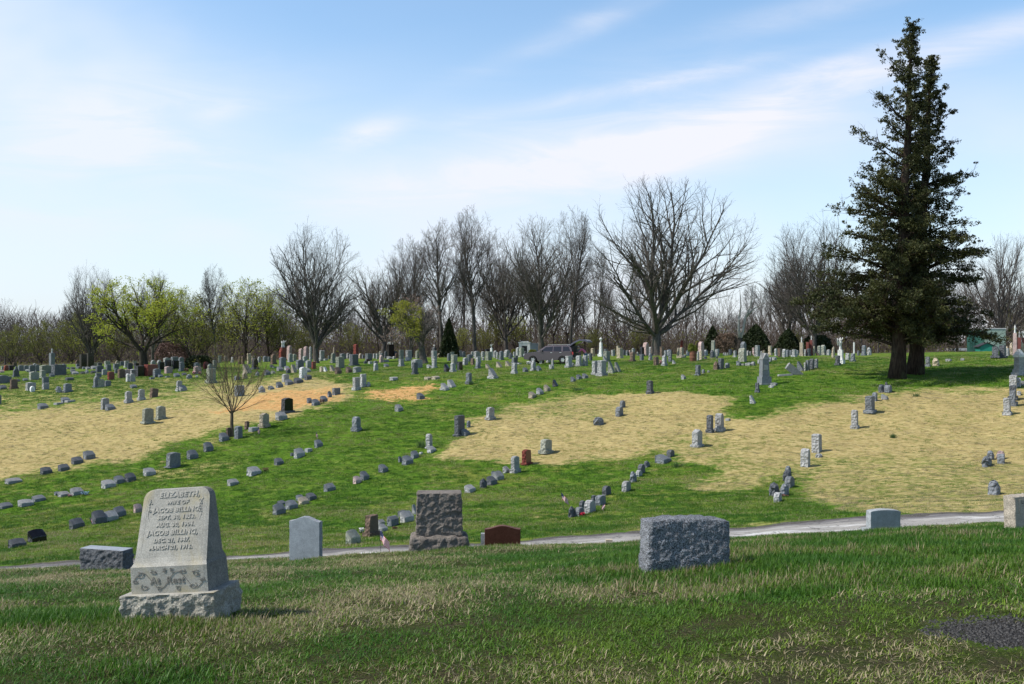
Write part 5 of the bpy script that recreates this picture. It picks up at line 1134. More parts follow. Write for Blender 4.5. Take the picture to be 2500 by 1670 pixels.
# ---------------------------------------------------------------- car
CAR_BODY = simple('plum_grey_paint', (.09, .075, .088), .22, .7, .45, var=.03); GLASS = simple('tinted_glass', (.012, .014, .02), .05, .8, var=0); RUB = simple('tyre_rubber', (.02, .02, .02), .8, .2)
CHR = simple('bright_alloy', (.62, .62, .64), .3, .6, .6, var=.04); TAIL = simple('tail_lamp_plastic', (.45, .03, .04), .2, .6, var=.05); BLK = simple('boot_shade_black', (.015, .015, .017), .6, .2)
def car():
    x, y, z = foot(1346, 889); e = empty('parked_car', (x, y+1.2, float(ground(x, y+1.2))+.02), (0, 0, R(-21))); e.scale = (.95, .95, .94); tag(e, 'plum grey sport utility car with its tailgate wide open among the graves', 'car')
    X0 = -2.5
    def extr(name, poly, ys, mat, par=e, ins=None):
        n = len(poly); v = []; f = []
        for yy, s_, dz in ys:
            cx = sum(p[0] for p in poly)/n; v += [(X0+cx+(p[0]-cx)*s_, yy, p[1]+dz*(p[1] > .9)) for p in poly]
        for k in range(len(ys)-1):
            for i in range(n): f.append((k*n+i, (k+1)*n+i, (k+1)*n+(i+1) % n, k*n+(i+1) % n))
        f.append(tuple(range(n))); f.append(tuple(range((len(ys)-1)*n, len(ys)*n))[::-1]); return mesh_obj(name, v, f, mat, None, par)
    def arch(cx, r=.44, n=9): return [(cx+r*math.cos(math.pi*k/n), .36+r*math.sin(math.pi*k/n)) for k in range(n+1)][::-1]
    low = [(.05, .42), (.0, .62), (.04, .82), (.16, .98), (.75, 1.09), (1.45, 1.16), (4.95, 1.20), (5.04, 1.05), (5.06, .55), (4.95, .36)]+arch(4.02)[::-1]+arch(.98)[::-1]
    low = low[:10]+[(4.5, .33)]+[(4.02+.44*math.cos(math.pi*k/9), .33+.44*math.sin(math.pi*k/9)) for k in range(10)]+[(1.45, .30)]+[(.98+.44*math.cos(math.pi*k/9), .33+.44*math.sin(math.pi*k/9)) for k in range(10)]+[(.35, .36)]
    extr('body', low, [(-.99, .985, -.02), (-.93, 1, 0), (.93, 1, 0), (.99, .985, -.02)], CAR_BODY)
    # cabin: pillars and roof
    cab = [(1.40, 1.15), (2.15, 1.68), (2.5, 1.76), (4.3, 1.79), (4.72, 1.74), (4.98, 1.19)]
    v = []; f = []
    for s_ in (-1, 1):
        for (a, b) in cab: v.append((X0+a, s_*(.95-.26*(b-1.15)/.6), b))
    n = 6
    for i in range(n-2): f.append((i, i+1, n+i+1, n+i))
    f += [tuple(range(n)), tuple(range(n, 2*n))[::-1], (0, n, 2*n-1, n-1)]
    mesh_obj('roof', v, f, CAR_BODY, None, e)
    for s_ in (-1, 1):
        for (P_) in ([(1.78, 1.20), (2.25, 1.60), (2.98, 1.66), (2.98, 1.20)], [(3.06, 1.20), (3.06, 1.66), (3.82, 1.67), (3.88, 1.20)], [(4.02, 1.21), (3.98, 1.67), (4.55, 1.66), (4.78, 1.24)]):
            w_ = [(X0+a, s_*(.95-.26*(b-1.15)/.6+.012), b) for a, b in P_]; w2 = [(a, b-s_*.02, c) for a, b, c in w_]
            mesh_obj('side_window', w_+w2, [(0, 1, 2, 3), (7, 6, 5, 4), (0, 4, 5, 1), (1, 5, 6, 2), (2, 6, 7, 3), (3, 7, 4, 0)], GLASS, None, e)
        mb = MB(); mb.tube([(X0+2.4, s_*.62, 1.78), (X0+2.5, s_*.62, 1.83), (X0+4.3, s_*.62, 1.86), (X0+4.45, s_*.62, 1.79)], .02, 6); mb.build('roof_rail', CHR, e)
        mb = MB(); mb.box(X0+1.75, X0+1.98, s_*1.0-.1, s_*1.0+.1, 1.16, 1.32); mb.build('wing_mirror', CAR_BODY, e)
        mb = MB(); mb.box(X0+2.8, X0+2.98, s_*.99-.02, s_*.99+.02, 1.05, 1.09); mb.build('door_handle', CHR, e)
        mb = MB(); mb.box(X0+3.72, X0+3.9, s_*.99-.02, s_*.99+.02, 1.06, 1.10); mb.build('door_handle', CHR, e)
        mb = MB(); mb.box(X0+4.82, X0+5.08, s_*.93-.06, s_*.93+.06, .88, 1.14); mb.build('tail_lamp', TAIL, e)
        mb = MB(); mb.box(X0+.0, X0+.25, s_*.8-.15, s_*.8+.15, .74, .92); mb.build('headlight', CHR, e)
        for cx in (.98, 4.02):
            wh = MB(); m = []
            for k in range(2):
                pass
            prof = [(.20, -.11), (.33, -.12), (.37, -.08), (.37, .08), (.33, .12), (.20, .11)]
            vv = []; nn = 22
            for r_, yy in prof:
                for i in range(nn): a = 2*math.pi*i/nn; vv.append((X0+cx+r_*math.cos(a), s_*.88+yy, .37+r_*math.sin(a)))
            ff = [(j*nn+i, j*nn+(i+1) % nn, (j+1)*nn+(i+1) % nn, (j+1)*nn+i) for j in range(5) for i in range(nn)]
            w_ = mesh_obj('wheel', vv, ff, RUB, None, e)
            mb = MB()
            for k in range(6):
                a = k*math.pi/3+.2; c, s2 = math.cos(a), math.sin(a); o1 = s_*.97
                mb.add([(X0+cx+.03*c-.035*s2, o1, .37+.03*s2+.035*c), (X0+cx+.25*c-.045*s2, o1, .37+.25*s2+.045*c), (X0+cx+.25*c+.045*s2, o1, .37+.25*s2-.045*c), (X0+cx+.03*c+.035*s2, o1, .37+.03*s2-.035*c),
                        (X0+cx+.03*c-.035*s2, o1-s_*.03, .37+.03*s2+.035*c), (X0+cx+.25*c-.045*s2, o1-s_*.03, .37+.25*s2+.045*c), (X0+cx+.25*c+.045*s2, o1-s_*.03, .37+.25*s2-.045*c), (X0+cx+.03*c+.035*s2, o1-s_*.03, .37+.03*s2-.035*c)], [(0, 1, 2, 3), (7, 6, 5, 4), (0, 4, 5, 1), (1, 5, 6, 2), (2, 6, 7, 3), (3, 7, 4, 0)])
            rim = [(X0+cx+.255*math.cos(2*math.pi*i/20), s_*.965, .37+.255*math.sin(2*math.pi*i/20)) for i in range(21)]; mb.tube(rim, .022, 5); mb.build('rim', CHR, w_)
    mb = MB(); mb.add([(X0+1.46, -.8, 1.19), (X0+2.13, -.62, 1.66), (X0+2.13, .62, 1.66), (X0+1.46, .8, 1.19), (X0+1.42, -.82, 1.19), (X0+2.09, -.64, 1.69), (X0+2.09, .64, 1.69), (X0+1.42, .82, 1.19)], [(0, 1, 2, 3), (7, 6, 5, 4), (0, 4, 5, 1), (1, 5, 6, 2), (2, 6, 7, 3), (3, 7, 4, 0)]); mb.build('windscreen', GLASS, e)
    mb = MB(); mb.box(X0+4.98, X0+5.085, -.82, .82, .62, 1.215, 0); mb.build('boot_opening_shade', BLK, e)  # solid black block stands in for the shade in the open boot
    mb = MB(); mb.box(X0+4.76, X0+5.02, -.70, .70, 1.2, 1.735, 0); mb.build('boot_interior_shade', BLK, e)  # shade inside the boot, put in as a black block
    mb = MB(); mb.box(X0+4.9, X0+5.16, -.95, .95, .42, .62, 0); mb.build('rear_bumper', CAR_BODY, e)
    P_ = [(4.62, 1.80), (5.05, 2.10), (5.6, 2.36), (6.15, 2.34), (6.45, 2.18)]; v = []
    for (a, b) in P_:
        for s_ in (-1, 1): v += [(X0+a, s_*.78, b), (X0+a+.03, s_*.80, b-.15)]
    f = []
    for k in range(4):
        o = k*4; f += [(o, o+4, o+6, o+2), (o+1, o+3, o+7, o+5), (o, o+1, o+5, o+4), (o+2, o+6, o+7, o+3)]
    f += [(0, 2, 3, 1), (16, 17, 19, 18)]; mesh_obj('tailgate', v, f, CAR_BODY, None, e)
    v2 = [(X0+a+.03, s_*.55, b-.085) for a, b in P_[1:4] for s_ in (-1, 1)]; v3 = [(a, b, c-.02) for a, b, c in v2]
    mesh_obj('rear_window', v2+v3, [(0, 2, 3, 1), (2, 4, 5, 3), (6, 7, 9, 8), (8, 9, 11, 10), (0, 1, 7, 6), (4, 10, 11, 5), (0, 6, 8, 2), (2, 8, 10, 4), (1, 3, 9, 7), (3, 5, 11, 9)], GLASS, None, e)
    return e, x, y
CARE, CX, CY = car()
# ---------------------------------------------------------------- person bending into the boot
SKIN = simple('skin', (.50, .32, .24), .5, var=.05); PINK = simple('pink_cotton', (.62, .16, .30), .85, .1, scale=20); JEAN = simple('blue_denim', (.10, .17, .30), .9, .1, scale=30); HAIR = simple('dark_hair', (.03, .02, .015), .6, var=.2, scale=40); SHOE = simple('white_canvas', (.6, .6, .6), .7)
def skinned(name, V, E, Rr, mat, parent, root=0, lev=2):
    me = bpy.data.meshes.new(name); me.from_pydata(V, E, []); o = bpy.data.objects.new(name, me); COL.objects.link(o)
    md = o.modifiers.new('skin', 'SKIN'); md.use_smooth_shade = True
    for i, r in enumerate(Rr):
        me.skin_vertices[0].data[i].radius = (r, r) if not isinstance(r, tuple) else r
    me.skin_vertices[0].data[root].use_root = True
    s_ = o.modifiers.new('sub', 'SUBSURF'); s_.levels = lev; s_.render_levels = lev
    dg = bpy.context.evaluated_depsgraph_get(); m2 = bpy.data.meshes.new_from_object(o.evaluated_get(dg)); bpy.data.objects.remove(o); bpy.data.meshes.remove(me)
    m2.materials.clear(); m2.materials.append(mat); o = bpy.data.objects.new(name, m2); COL.objects.link(o); o.parent = parent; return o
def person():
    px = (1430-U0)/F*(CY+.2); e = empty('person', (px, CY+.2, float(ground(px, CY+.2))), (0, 0, R(-8))); tag(e, 'person in a pink top and blue jeans bending forward into the open car boot', 'person')
    V = [(0, 0, .93), (-.10, 0, 1.10), (-.27, 0, 1.27), (-.42, 0, 1.34), (-.52, 0, 1.38), (-.62, 0, 1.42), (-.70, 0, 1.42), (-.78, 0, 1.36)]; E = [(i, i+1) for i in range(7)]; Q = [(.15, .12), (.125, .10), (.14, .11), (.15, .11), .055, .075, .10, .075]
    def chain(st, pts, rad):
        k = st
        for p, r in zip(pts, rad): V.append(p); Q.append(r); E.append((k, len(V)-1)); k = len(V)-1
    for s_ in (-1, 1):
        chain(0, [(.02, s_*.10, .86), (.0, s_*.12, .50), (.04, s_*.12, .11), (-.12, s_*.13, .04)], [.10, .07, .045, .035])
        chain(3, [(-.40, s_*.20, 1.30), (-.58, s_*.24, 1.08), (-.80, s_*.18, 1.02), (-.88, s_*.17, 1.01)], [.06, .043, .034, .03])
        st = len(V)-1
        for q in range(5): chain(st, [(-.93-(.02 if 0 < q < 4 else 0), s_*(.14+.016*q), 1.0), (-.97-(.015 if 0 < q < 4 else -.01), s_*(.135+.018*q), .975)], [.009, .008])
    skinned('body', V, E, Q, SKIN, e)
    V = [(0.0, 0, .95), (-.10, 0, 1.10), (-.27, 0, 1.27), (-.42, 0, 1.34), (-.49, 0, 1.365)]; E = [(i, i+1) for i in range(4)]; Q = [(.165, .13), (.145, .12), (.16, .13), (.17, .13), .075]
    for s_ in (-1, 1): chain(3, [(-.40, s_*.20, 1.30), (-.53, s_*.235, 1.13), (-.64, s_*.225, 1.055)], [.075, .058, .05])
    skinned('pink_top', V, E, Q, PINK, e)
    V = [(0, 0, .94)]; E = []; Q = [(.165, .135)]
    for s_ in (-1, 1): chain(0, [(.02, s_*.10, .84), (.0, s_*.12, .50), (.04, s_*.12, .14)], [.115, .085, .065])
    skinned('jeans', V, E, Q, JEAN, e)
    V = [(-.60, 0, 1.46), (-.67, 0, 1.485), (-.745, 0, 1.455), (-.64, 0, 1.36)]; skinned('hair', V, [(0, 1), (1, 2), (0, 3)], [.07, .085, .06, .06], HAIR, e)
    for s_ in (-1, 1): mb = MB(); mb.lathe([(.05, 0), (.06, .03), (.05, .09), (.02, .1)], 8, -.06, s_*.125, 0, .8); mb.build('shoe', SHOE, e)
person()
# ---------------------------------------------------------------- buildings
def brick_mat():
    m, t = new_mat('red_brick'); P = t.add('ShaderNodeTexCoord').outputs['Object']; br = t.add('ShaderNodeTexBrick', ins={'Vector': t.mapping(P, rot=(R(90), 0, 0)), 'Color1': (.22, .08, .05, 1), 'Color2': (.30, .12, .08, 1), 'Mortar': (.35, .32, .28, 1), 'Scale': 6.0, 'Mortar Size': .02})
    finish(t, br.outputs[0], .9); return m
WHS = simple('white_limestone', (.68, .67, .64), .8, .2, var=.1, scale=3); DKI = simple('dark_doorway', (.02, .02, .02), .6); GRS = simple('grey_limestone', (.42, .42, .41), .85, .2, var=.12, scale=3)
def mausoleum():
    D = 137; x = (1281-U0)/F*D; z = float(ground(x, D)); e = empty('mausoleum', (x, D, z), (0, 0, R(-24))); tag(e, 'small white stone mausoleum with a dark doorway at the edge of the woods', 'mausoleum'); s = D/F; H = ztop(837, D)-z
    mb = MB(); mb.box(-.78, .78, .12, 2.9, -.3, H-.22); mb.build('side_walls', GRS, e)
    mb = MB(); mb.box(-.82, -.42, -.12, .118, -.3, H-.42); mb.box(.42, .82, -.12, .118, -.3, H-.42); mb.box(-.82, .82, -.121, .117, H-.42, H-.02); mb.build('front_wall', WHS, e)
    mb = MB(); mb.box(-.9, .9, -.2, .2, H-.02, H+.10); mb.lathe([(.5, 0), (.5, .001)], 3) if False else None; v = [(-.62, -.18, H+.10), (.62, -.18, H+.10), (.4, -.18, H+.22), (-.4, -.18, H+.22), (-.62, .18, H+.10), (.62, .18, H+.10), (.4, .18, H+.22), (-.4, .18, H+.22)]
    mb.add(v, [(0, 1, 2, 3), (7, 6, 5, 4), (0, 4, 5, 1), (1, 5, 6, 2), (2, 6, 7, 3), (3, 7, 4, 0)]); mb.build('lintel', WHS, e)
    mb = MB(); mb.box(-.419, .419, .0, .10, -.25, H-.425); mb.build('door', DKI, e)
    mb = MB(); mb.box(-.86, .86, .22, 3.0, H-.215, H-.06, 0, .96, .98); mb.build('roof', GRS, e)
mausoleum()
def brick_shed():
    D = 225; x = (1139-U0)/F*D; z = float(ground(x, D)); e = empty('brick_building', (x, D, z), (0, 0, R(-15))); tag(e, 'small reddish brick building beyond the graves at centre', 'building'); H = ztop(849, D)-z
    mb = MB(); mb.box(-1.7, 1.7, 0, 4, -.3, H); mb.build('wall', brick_mat(), e)
    mb = MB(); mb.box(-1.9, 1.9, -.25, 4.3, H, H+.16); mb.build('roof', simple('pale_brown_fascia', (.28, .22, .18), .8), e)
    mb = MB(); mb.box(-1.1, -.1, -.05, -.004, .3, H-.35); mb.build('door', simple('pale_door', (.4, .42, .45), .6), e)
    mb = MB(); mb.box(.3, 1.3, -.05, -.003, .8, H-.4); mb.build('window', WHS, e)
brick_shed()
GRN = simple('pale_green_sheet', (.36, .47, .38), .7, .3, var=.2, scale=1.2); GRD = simple('dark_green_sheet', (.03, .11, .085), .6, .3, var=.2, scale=1); GRB = simple('bright_green_boards', (.02, .22, .15), .6, .3, var=.12, scale=2); RFD = simple('dark_shingle', (.04, .04, .045), .85, .2)
def sheds():
    D = 172; x = (2430-U0)/F*D; z = float(ground(x, D)); e = empty('green_barn', (x, D, z), (0, 0, R(-6))); tag(e, 'tall pale green metal barn behind the right edge graves', 'building'); H = ztop(803, D)-z; w = 24*D/F
    mb = MB(); mb.box(-w, w, 0, .12, -.3, H); mb.build('front_wall', GRN, e)
    mb = MB(); mb.box(-w+.02, w+.05, .121, 9, -.3, H-.25); mb.build('side_wall', GRD, e)
    mb = MB(); mb.box(-w-.1, w+.1, -.08, .3, H, H+.14); mb.build('roof_edge', WHS, e)
    D = 148; x = (2411-U0)/F*D; z = float(ground(x, D)); e = empty('garden_shed', (x, D, z), (0, 0, R(-14))); tag(e, 'low bright green shed with dark gabled roof in front of the pale barn', 'shed'); w = 17*D/F; h = ztop(846, D)-z; hr = ztop(838, D)-z
    v = [(-w, 0, -.3), (w, 0, -.3), (w, 0, h), (0, 0, hr), (-w, 0, h), (-w, 3.4, -.3), (w, 3.4, -.3), (w, 3.4, h), (0, 3.4, hr), (-w, 3.4, h)]
    mesh_obj('wall', v, [(0, 1, 2, 3, 4), (9, 8, 7, 6, 5), (1, 6, 7, 2), (0, 4, 9, 5), (2, 7, 8, 3), (3, 8, 9, 4)], GRB, None, e)
    sl = (hr-h)/w; o = .25; v = [(-w-o, -.2, h-sl*o+.02), (0, -.2, hr+.03), (w+o, -.2, h-sl*o+.02), (-w-o, 3.6, h-sl*o+.02), (0, 3.6, hr+.03), (w+o, 3.6, h-sl*o+.02)]; v += [(a, b, c+.10) for a, b, c in v]
    mesh_obj('roof', v, [(0, 1, 4, 3), (1, 2, 5, 4), (6, 9, 10, 7), (7, 10, 11, 8), (0, 3, 9, 6), (2, 8, 11, 5), (0, 6, 7, 1), (1, 7, 8, 2), (3, 4, 10, 9), (4, 5, 11, 10)], RFD, None, e)
    for i, (u0, u1, v0, D, lab) in enumerate(((196, 285, 849, 235, 'long low white-fronted building glimpsed through the trees at left'), (845, 908, 852, 240, 'low white building glimpsed behind the tall red pillar'), (2316, 2392, 850, 200, 'low pale grey building half hidden behind the cedars'))):
        xa, xb = (u0-U0)/F*D, (u1-U0)/F*D; x = (xa+xb)/2; z = float(ground(x, D)); H = ztop(v0, D)-z; e = empty('low_building', (x, D, z)); tag(e, lab, 'building'); w = (xb-xa)/2
        mb = MB(); mb.box(-w, w, 0, 5, -.3, H-.5); mb.build('wall', simple('dull_siding', (.22, .21, .20), .8), e)
        mb = MB(); mb.box(-w-.2, w+.2, -.3, 5.2, H-.5, H); mb.build('roof', WHS, e)
        for k in range(6): mb = MB(); c = -w+(k+.5)*w/3; mb.box(c-w*.1, c+w*.1, -.04, -.003, .5, H-.8); mb.build('window', WHS if k % 2 else GLASS, e)
sheds()
# ---------------------------------------------------------------- barrel planter
def barrel():
    x, y, z = foot(1692, 882); s = y/F; h = 25*s; r = 8.2*s; e = empty('barrel_planter', (x, y, z)); tag(e, 'rusty brown steel drum used as planter for a two-lobed yellow-green shrub', 'planter')
    mb = MB(); mb.lathe([(r*.97, -.05), (r, .02), (r, h*.3), (r*1.05, h*.33), (r, h*.36), (r, h*.63), (r*1.05, h*.66), (r, h*.69), (r, h*.97), (r*1.05, h), (r*.93, h), (r*.9, h*.93)], 20); mb.build('barrel', simple('rusty_steel', (.17, .075, .045), .8, .3, var=.3, scale=4), e, smooth=True)
    g = np.random.default_rng(4)
    for k, (dx, hh, ww) in enumerate(((-5*s, 19*s, 7.5*s), (4.5*s, 15*s, 6.0*s))):
        n = 1600; t = g.random(n)**.8; a = g.random(n)*6.28; rr = ww*np.sqrt(np.maximum(0, 1-(t*1.1-.25)**2))*(.6+.4*g.random(n)); C = np.stack([dx+rr*np.cos(a), rr*np.sin(a), h-.05+t*hh], 1)
        v, f = cards(g, C, .05); o = bpy.data.objects.new('foliage', raw_mesh('foliage', v, f, [LFG], smooth=False)); COL.objects.link(o); o.parent = e
LFG = leaf_mat('yellow_green_conifer', (.10, .13, .02), (.22, .25, .04), .2, 3)
barrel()
# ---------------------------------------------------------------- flags
FLM = [simple('flag_white', (.72, .70, .68), .8, var=.05), simple('flag_red', (.42, .03, .04), .8, var=.05), simple('flag_blue', (.03, .045, .16), .8, var=.05), simple('flag_pole', (.05, .045, .04), .6)]
def flag(u, vb, vt, label, D=None, lean=8, fh=.45, fw=.5, pole=True, rz=0, hang=.7, lying=False):
    if D: y = D; x = (u-U0)/F*D; z = float(ground(x, D))
    else: x, y, z = foot(u, vb)
    s = y/F; H = ztop(vt, y)-z if not lying else .6
    e = empty('small_flag', (x, y, z), (R(-5), R(lean), R(rz)) if not lying else (R(80), R(lean), R(rz))); tag(e, label, 'flag', 'little stars and stripes flags on sticks')
    mb = MB(); mb.tube([(0, 0, -.1), (0, 0, H)], .006+.0012*s*20, 6); mb.build('pole', FLM[3], e)
    hh = H*fh; ww = H*fw; nx, nz = 26, 26; v = []
    for i in range(nx+1):
        a = i/nx
        for j in range(nz+1):
            b = j/nz; xx = a*ww*(1-hang*.75); zz = H*.98-b*hh-a*ww*hang*.95
            v.append((.006+xx+.02*math.sin(a*9)*H, .10*H*math.sin(a*7+b*2)*(.3+a*.7), zz+.015*H*math.sin(a*12)))
    f = []; m = []
    for i in range(nx):
        for j in range(nz):
            f.append((i*(nz+1)+j, (i+1)*(nz+1)+j, (i+1)*(nz+1)+j+1, i*(nz+1)+j+1)); can = i < nx*.42 and j < nz*7/13
            m.append((0 if (i % 3 == 1 and j % 3 == 1) else 2) if can else (1 if (j*13//nz) % 2 == 0 else 0))
    mesh_obj('cloth', v, f, FLM, m, e, smooth=True)
    return e
flag(930, 1342, 1294, 'small striped flag drooping on a stick beside the road, near the rosy brown headstone', D=24.6, lean=-4, fh=.42, fw=.75)
flag(1379, 1257, 1202, 'small flag on a thin bare staff standing free left of the red flower', lean=-10, fh=.3, fw=.5)
flag(1463, 1250, 1222, 'small flag leaning against the light stone right of the red flower', lean=28, fh=.55, fw=.6)
flag(770, 1075, 1055, 'tiny flag above the middle row of markers on the green slope', lean=5, fh=.5, fw=.5)
flag(627, 1061, 1042, 'tiny flag beside the flat stone right of the bare sapling', lean=12, fh=.6, fw=.6)
flag(226, 1283, 1262, 'small flag leaning on a dark marker in the front left row', lean=-25, fh=.6, fw=.6)
flag(2072, 1302, 1290, 'small striped flag fallen in the grass left of the green grey roadside stone', D=15.2, lying=True, lean=70, fh=.5, fw=.9)
# ---------------------------------------------------------------- grave flowers
def petals(name): return name
FLC = {'white': simple('white_petals', (.80, .79, .76), .8, var=.1, scale=30), 'pink': simple('pink_petals', (.65, .35, .38), .8, var=.2, scale=30), 'red': simple('red_petals', (.62, .03, .07), .7, var=.15, scale=30), 'blue': simple('blue_petals', (.30, .45, .62), .8, var=.3, scale=30), 'brown': simple('dry_bouquet', (.20, .10, .08), .9, var=.3, scale=30)}
def bouquet(u, v, wpx, hpx, colr, label, D=None):
    if D: y = D; x = (u-U0)/F*D; z = float(ground(x, D))
    else: x, y, z = foot(u, v)
    s = y/F; g = np.random.default_rng(int(u)); e = empty('grave_flowers', (x, y-.05, z)); tag(e, label, 'flowers'); W = wpx*s/2; H = hpx*s
    for nm, mt, n, sz in (('leaves', LFD, 60, .035), ('blooms', FLC[colr], 150, .03)):
        a = g.random(n)*6.28; r = W*np.sqrt(g.random(n)); h = H*(.25+.75*g.random(n)) if nm == 'blooms' else H*.7*g.random(n); C = np.stack([r*np.cos(a), r*np.sin(a)*.6, h], 1)
        vv, f = cards(g, C, sz*max(.6, s*30), .8); o = bpy.data.objects.new(nm, raw_mesh(nm, vv, f, [mt], smooth=False)); COL.objects.link(o); o.parent = e
for a in [(67, 909, 9, 7, 'white', 'white flowers beside the grey stone at far left'), (481, 923, 6, 6, 'white', 'white flowers on the grass below the dark bush'), (474, 915, 8, 8, 'pink', 'pink flowers hung on the left of the pinkish stone by the bush'), (488, 914, 6, 6, 'pink', 'pink flowers hung on the right of the pinkish stone by the bush'),
          (455, 908, 12, 9, 'brown', 'dark dried flowers left of the pinkish stone'), (899, 885, 10, 8, 'brown', 'dark red flowers against the wide grey stone right of the red pillar'), (1613, 890, 8, 10, 'pink', 'pink flowers at the foot of the biggest bare tree'), (1291, 891, 11, 9, 'white', 'white flowers by the front wheel of the car'),
          (1421, 1261, 14, 10, 'red', 'bright red flower in the huddle of grey markers'), (209, 1210, 20, 9, 'blue', 'pale blue and white flowers at the end of the second left row'), (172, 1213, 10, 5, 'pink', 'few pink flowers between markers in the second left row'), (649, 1152, 16, 10, 'brown', 'reddish brown basket of dried flowers right of a light marker'),
          (883, 1302, 12, 14, 'white', 'white flowers between the leaning marker and the brown rosy headstone'), (785, 986, 16, 10, 'brown', 'dry brown twigs among the short row beyond the sapling'), (1432, 878, 16, 14, 'white', 'white and blue flowers below the open hatch'), (1886, 878, 12, 6, 'blue', 'pale blue flowers right of the white pointed monument'),
          (703, 907, 9, 7, 'pink', 'pink flowers on the markers left of the dark trunk'), (1914, 1213, 22, 6, 'brown', 'dry leaves at the foot of the tight cluster at right'), (965, 1293, 12, 7, 'brown', 'dry stems beside the block in the row by the road')]: bouquet(*a)
def daffodils(u, v, wpx, hpx, label, mat=None):
    x, y, z = foot(u, v); s = y/F; g = np.random.default_rng(int(v)); n = 90; P = np.stack([g.normal(0, wpx*s*.16, n), g.normal(0, wpx*s*.12, n), np.zeros(n)-.02], 1); d = norm(np.stack([g.normal(0, .35, n), g.normal(0, .35, n), np.ones(n)], 1)); L = hpx*s*(.6+.5*g.random(n))
    q = branch_level(g, P, d, L, np.full(n, .009), np.full(n, .003), 3, .12, -.3); vv, f = tubes([(*q, L)], [3]); me = raw_mesh('leafy_plant', vv, f, [LFG2]); o = bpy.data.objects.new('leafy_plant', me); COL.objects.link(o); o.location = (x, y, z); tag(o, label, 'plant')
LFG2 = leaf_mat('bluish_green_leaves', (.04, .09, .03), (.09, .16, .05), .2, 3)
daffodils(1028, 1094, 34, 22, 'tuft of long bluish green leaves left of the round-topped pillar'); daffodils(1150, 940, 12, 12, 'leafy tuft left of the pillar in front of the brick shed'); daffodils(1655, 1140, 40, 14, 'leafy tuft below the dry patch right of centre'); daffodils(2180, 1070, 14, 13, 'single leafy tuft in the middle of the right dry patch')
daffodils(2237, 968, 26, 10, 'leafy tuft at the edge of the cedar shadow'); daffodils(1412, 953, 44, 10, 'low bluish leaf tuft in the green above the central dry patch')
# ---------------------------------------------------------------- grass: tufts of real blades scattered over the lawn
def blade_mat():
    m, t = new_mat('grass_blades'); dry = t.add('ShaderNodeAttribute', attribute_type='INSTANCER', attribute_name='dry').outputs['Fac']; hue = t.add('ShaderNodeAttribute', attribute_type='INSTANCER', attribute_name='hue').outputs['Fac']
    br = t.add('ShaderNodeAttribute', attribute_name='rnd').outputs['Fac']; hz = t.add('ShaderNodeAttribute', attribute_name='hgt').outputs['Fac']
    r2 = t.math('FRACT', t.math('MULTIPLY', br, 17.3))
    g = t.mix(hue, (.05, .135, .012), (.17, .245, .028)); g = t.mix(r2, t.mix(1.0, g, (.7, .75, .7), 'MULTIPLY'), t.mix(1.0, g, (1.4, 1.35, 1.2), 'MULTIPLY'))
    s = t.mix(r2, (.18, .14, .07), (.52, .44, .27)); isd = t.math('LESS_THAN', br, dry)
    c = t.mix(isd, g, s)
    finish(t, c, .5, None, spec=.25, trans=(c, .3)); return m
BM = blade_mat()
def tuft(seed, n, rad, h, w, flop=.5, seg=3):
    g = np.random.default_rng(seed); a = g.random(n)*6.28; r = rad*np.sqrt(g.random(n)); x = r*np.cos(a); y = r*np.sin(a); ph = g.random(n)*6.28; hh = h*(.45+.75*g.random(n)); bend = flop*(.3+1.0*g.random(n)**1.5); ww = w*(.6+.7*g.random(n))
    V = []; R_ = []; Hh = []
    for k in range(seg+1):
        t = k/seg; out = bend*t*t*hh; z = hh*t*(1-.35*bend*t)-.01; cx = x+np.cos(ph)*out; cy = y+np.sin(ph)*out; wk = ww*(1-t**1.6*.92)/2; px, py = -np.sin(ph)*wk, np.cos(ph)*wk
        V.append(np.stack([np.stack([cx-px, cy-py, z], 1), np.stack([cx+px, cy+py, z], 1)], 1)); 
    V = np.stack(V, 1).reshape(n, -1, 3); nv = V.shape[1]; rn = np.repeat(g.random(n), nv); hz = np.tile(np.repeat(np.arange(seg+1)/seg, 2), n); base = np.arange(n)[:, None]*nv
    F_ = np.concatenate([base+np.array([[2*k, 2*k+1, 2*k+3, 2*k+2]]) for k in range(seg)], 0)
    me = raw_mesh('grass_tuft', V.reshape(-1, 3), F_, [BM], smooth=False)
    for nm, arr in (('rnd', rn), ('hgt', hz)):
        at_ = me.attributes.new(nm, 'FLOAT', 'POINT'); at_.data.foreach_set('value', arr.astype(np.float32))
    return bpy.data.objects.new('grass_tuft', me)
TC = bpy.data.collections.new('grass_tufts')
_tf = [tuft(1, 62, .12, .036, .0058, .8), tuft(2, 62, .12, .040, .0058, 1.0), tuft(3, 46, .13, .040, .0065, 1.7), tuft(4, 60, .11, .052, .0052, .6), tuft(5, 55, .12, .060, .0056, .85),   # near: short, short, thatch, long, long
       tuft(6, 46, .20, .075, .012, .7, 2), tuft(7, 46, .20, .085, .012, .8, 2), tuft(8, 34, .26, .11, .022, .8, 1), tuft(9, 34, .26, .11, .024, .9, 1)]
for i, o in enumerate(_tf): o.name = 'grass_tuft_%02d' % i; TC.objects.link(o)
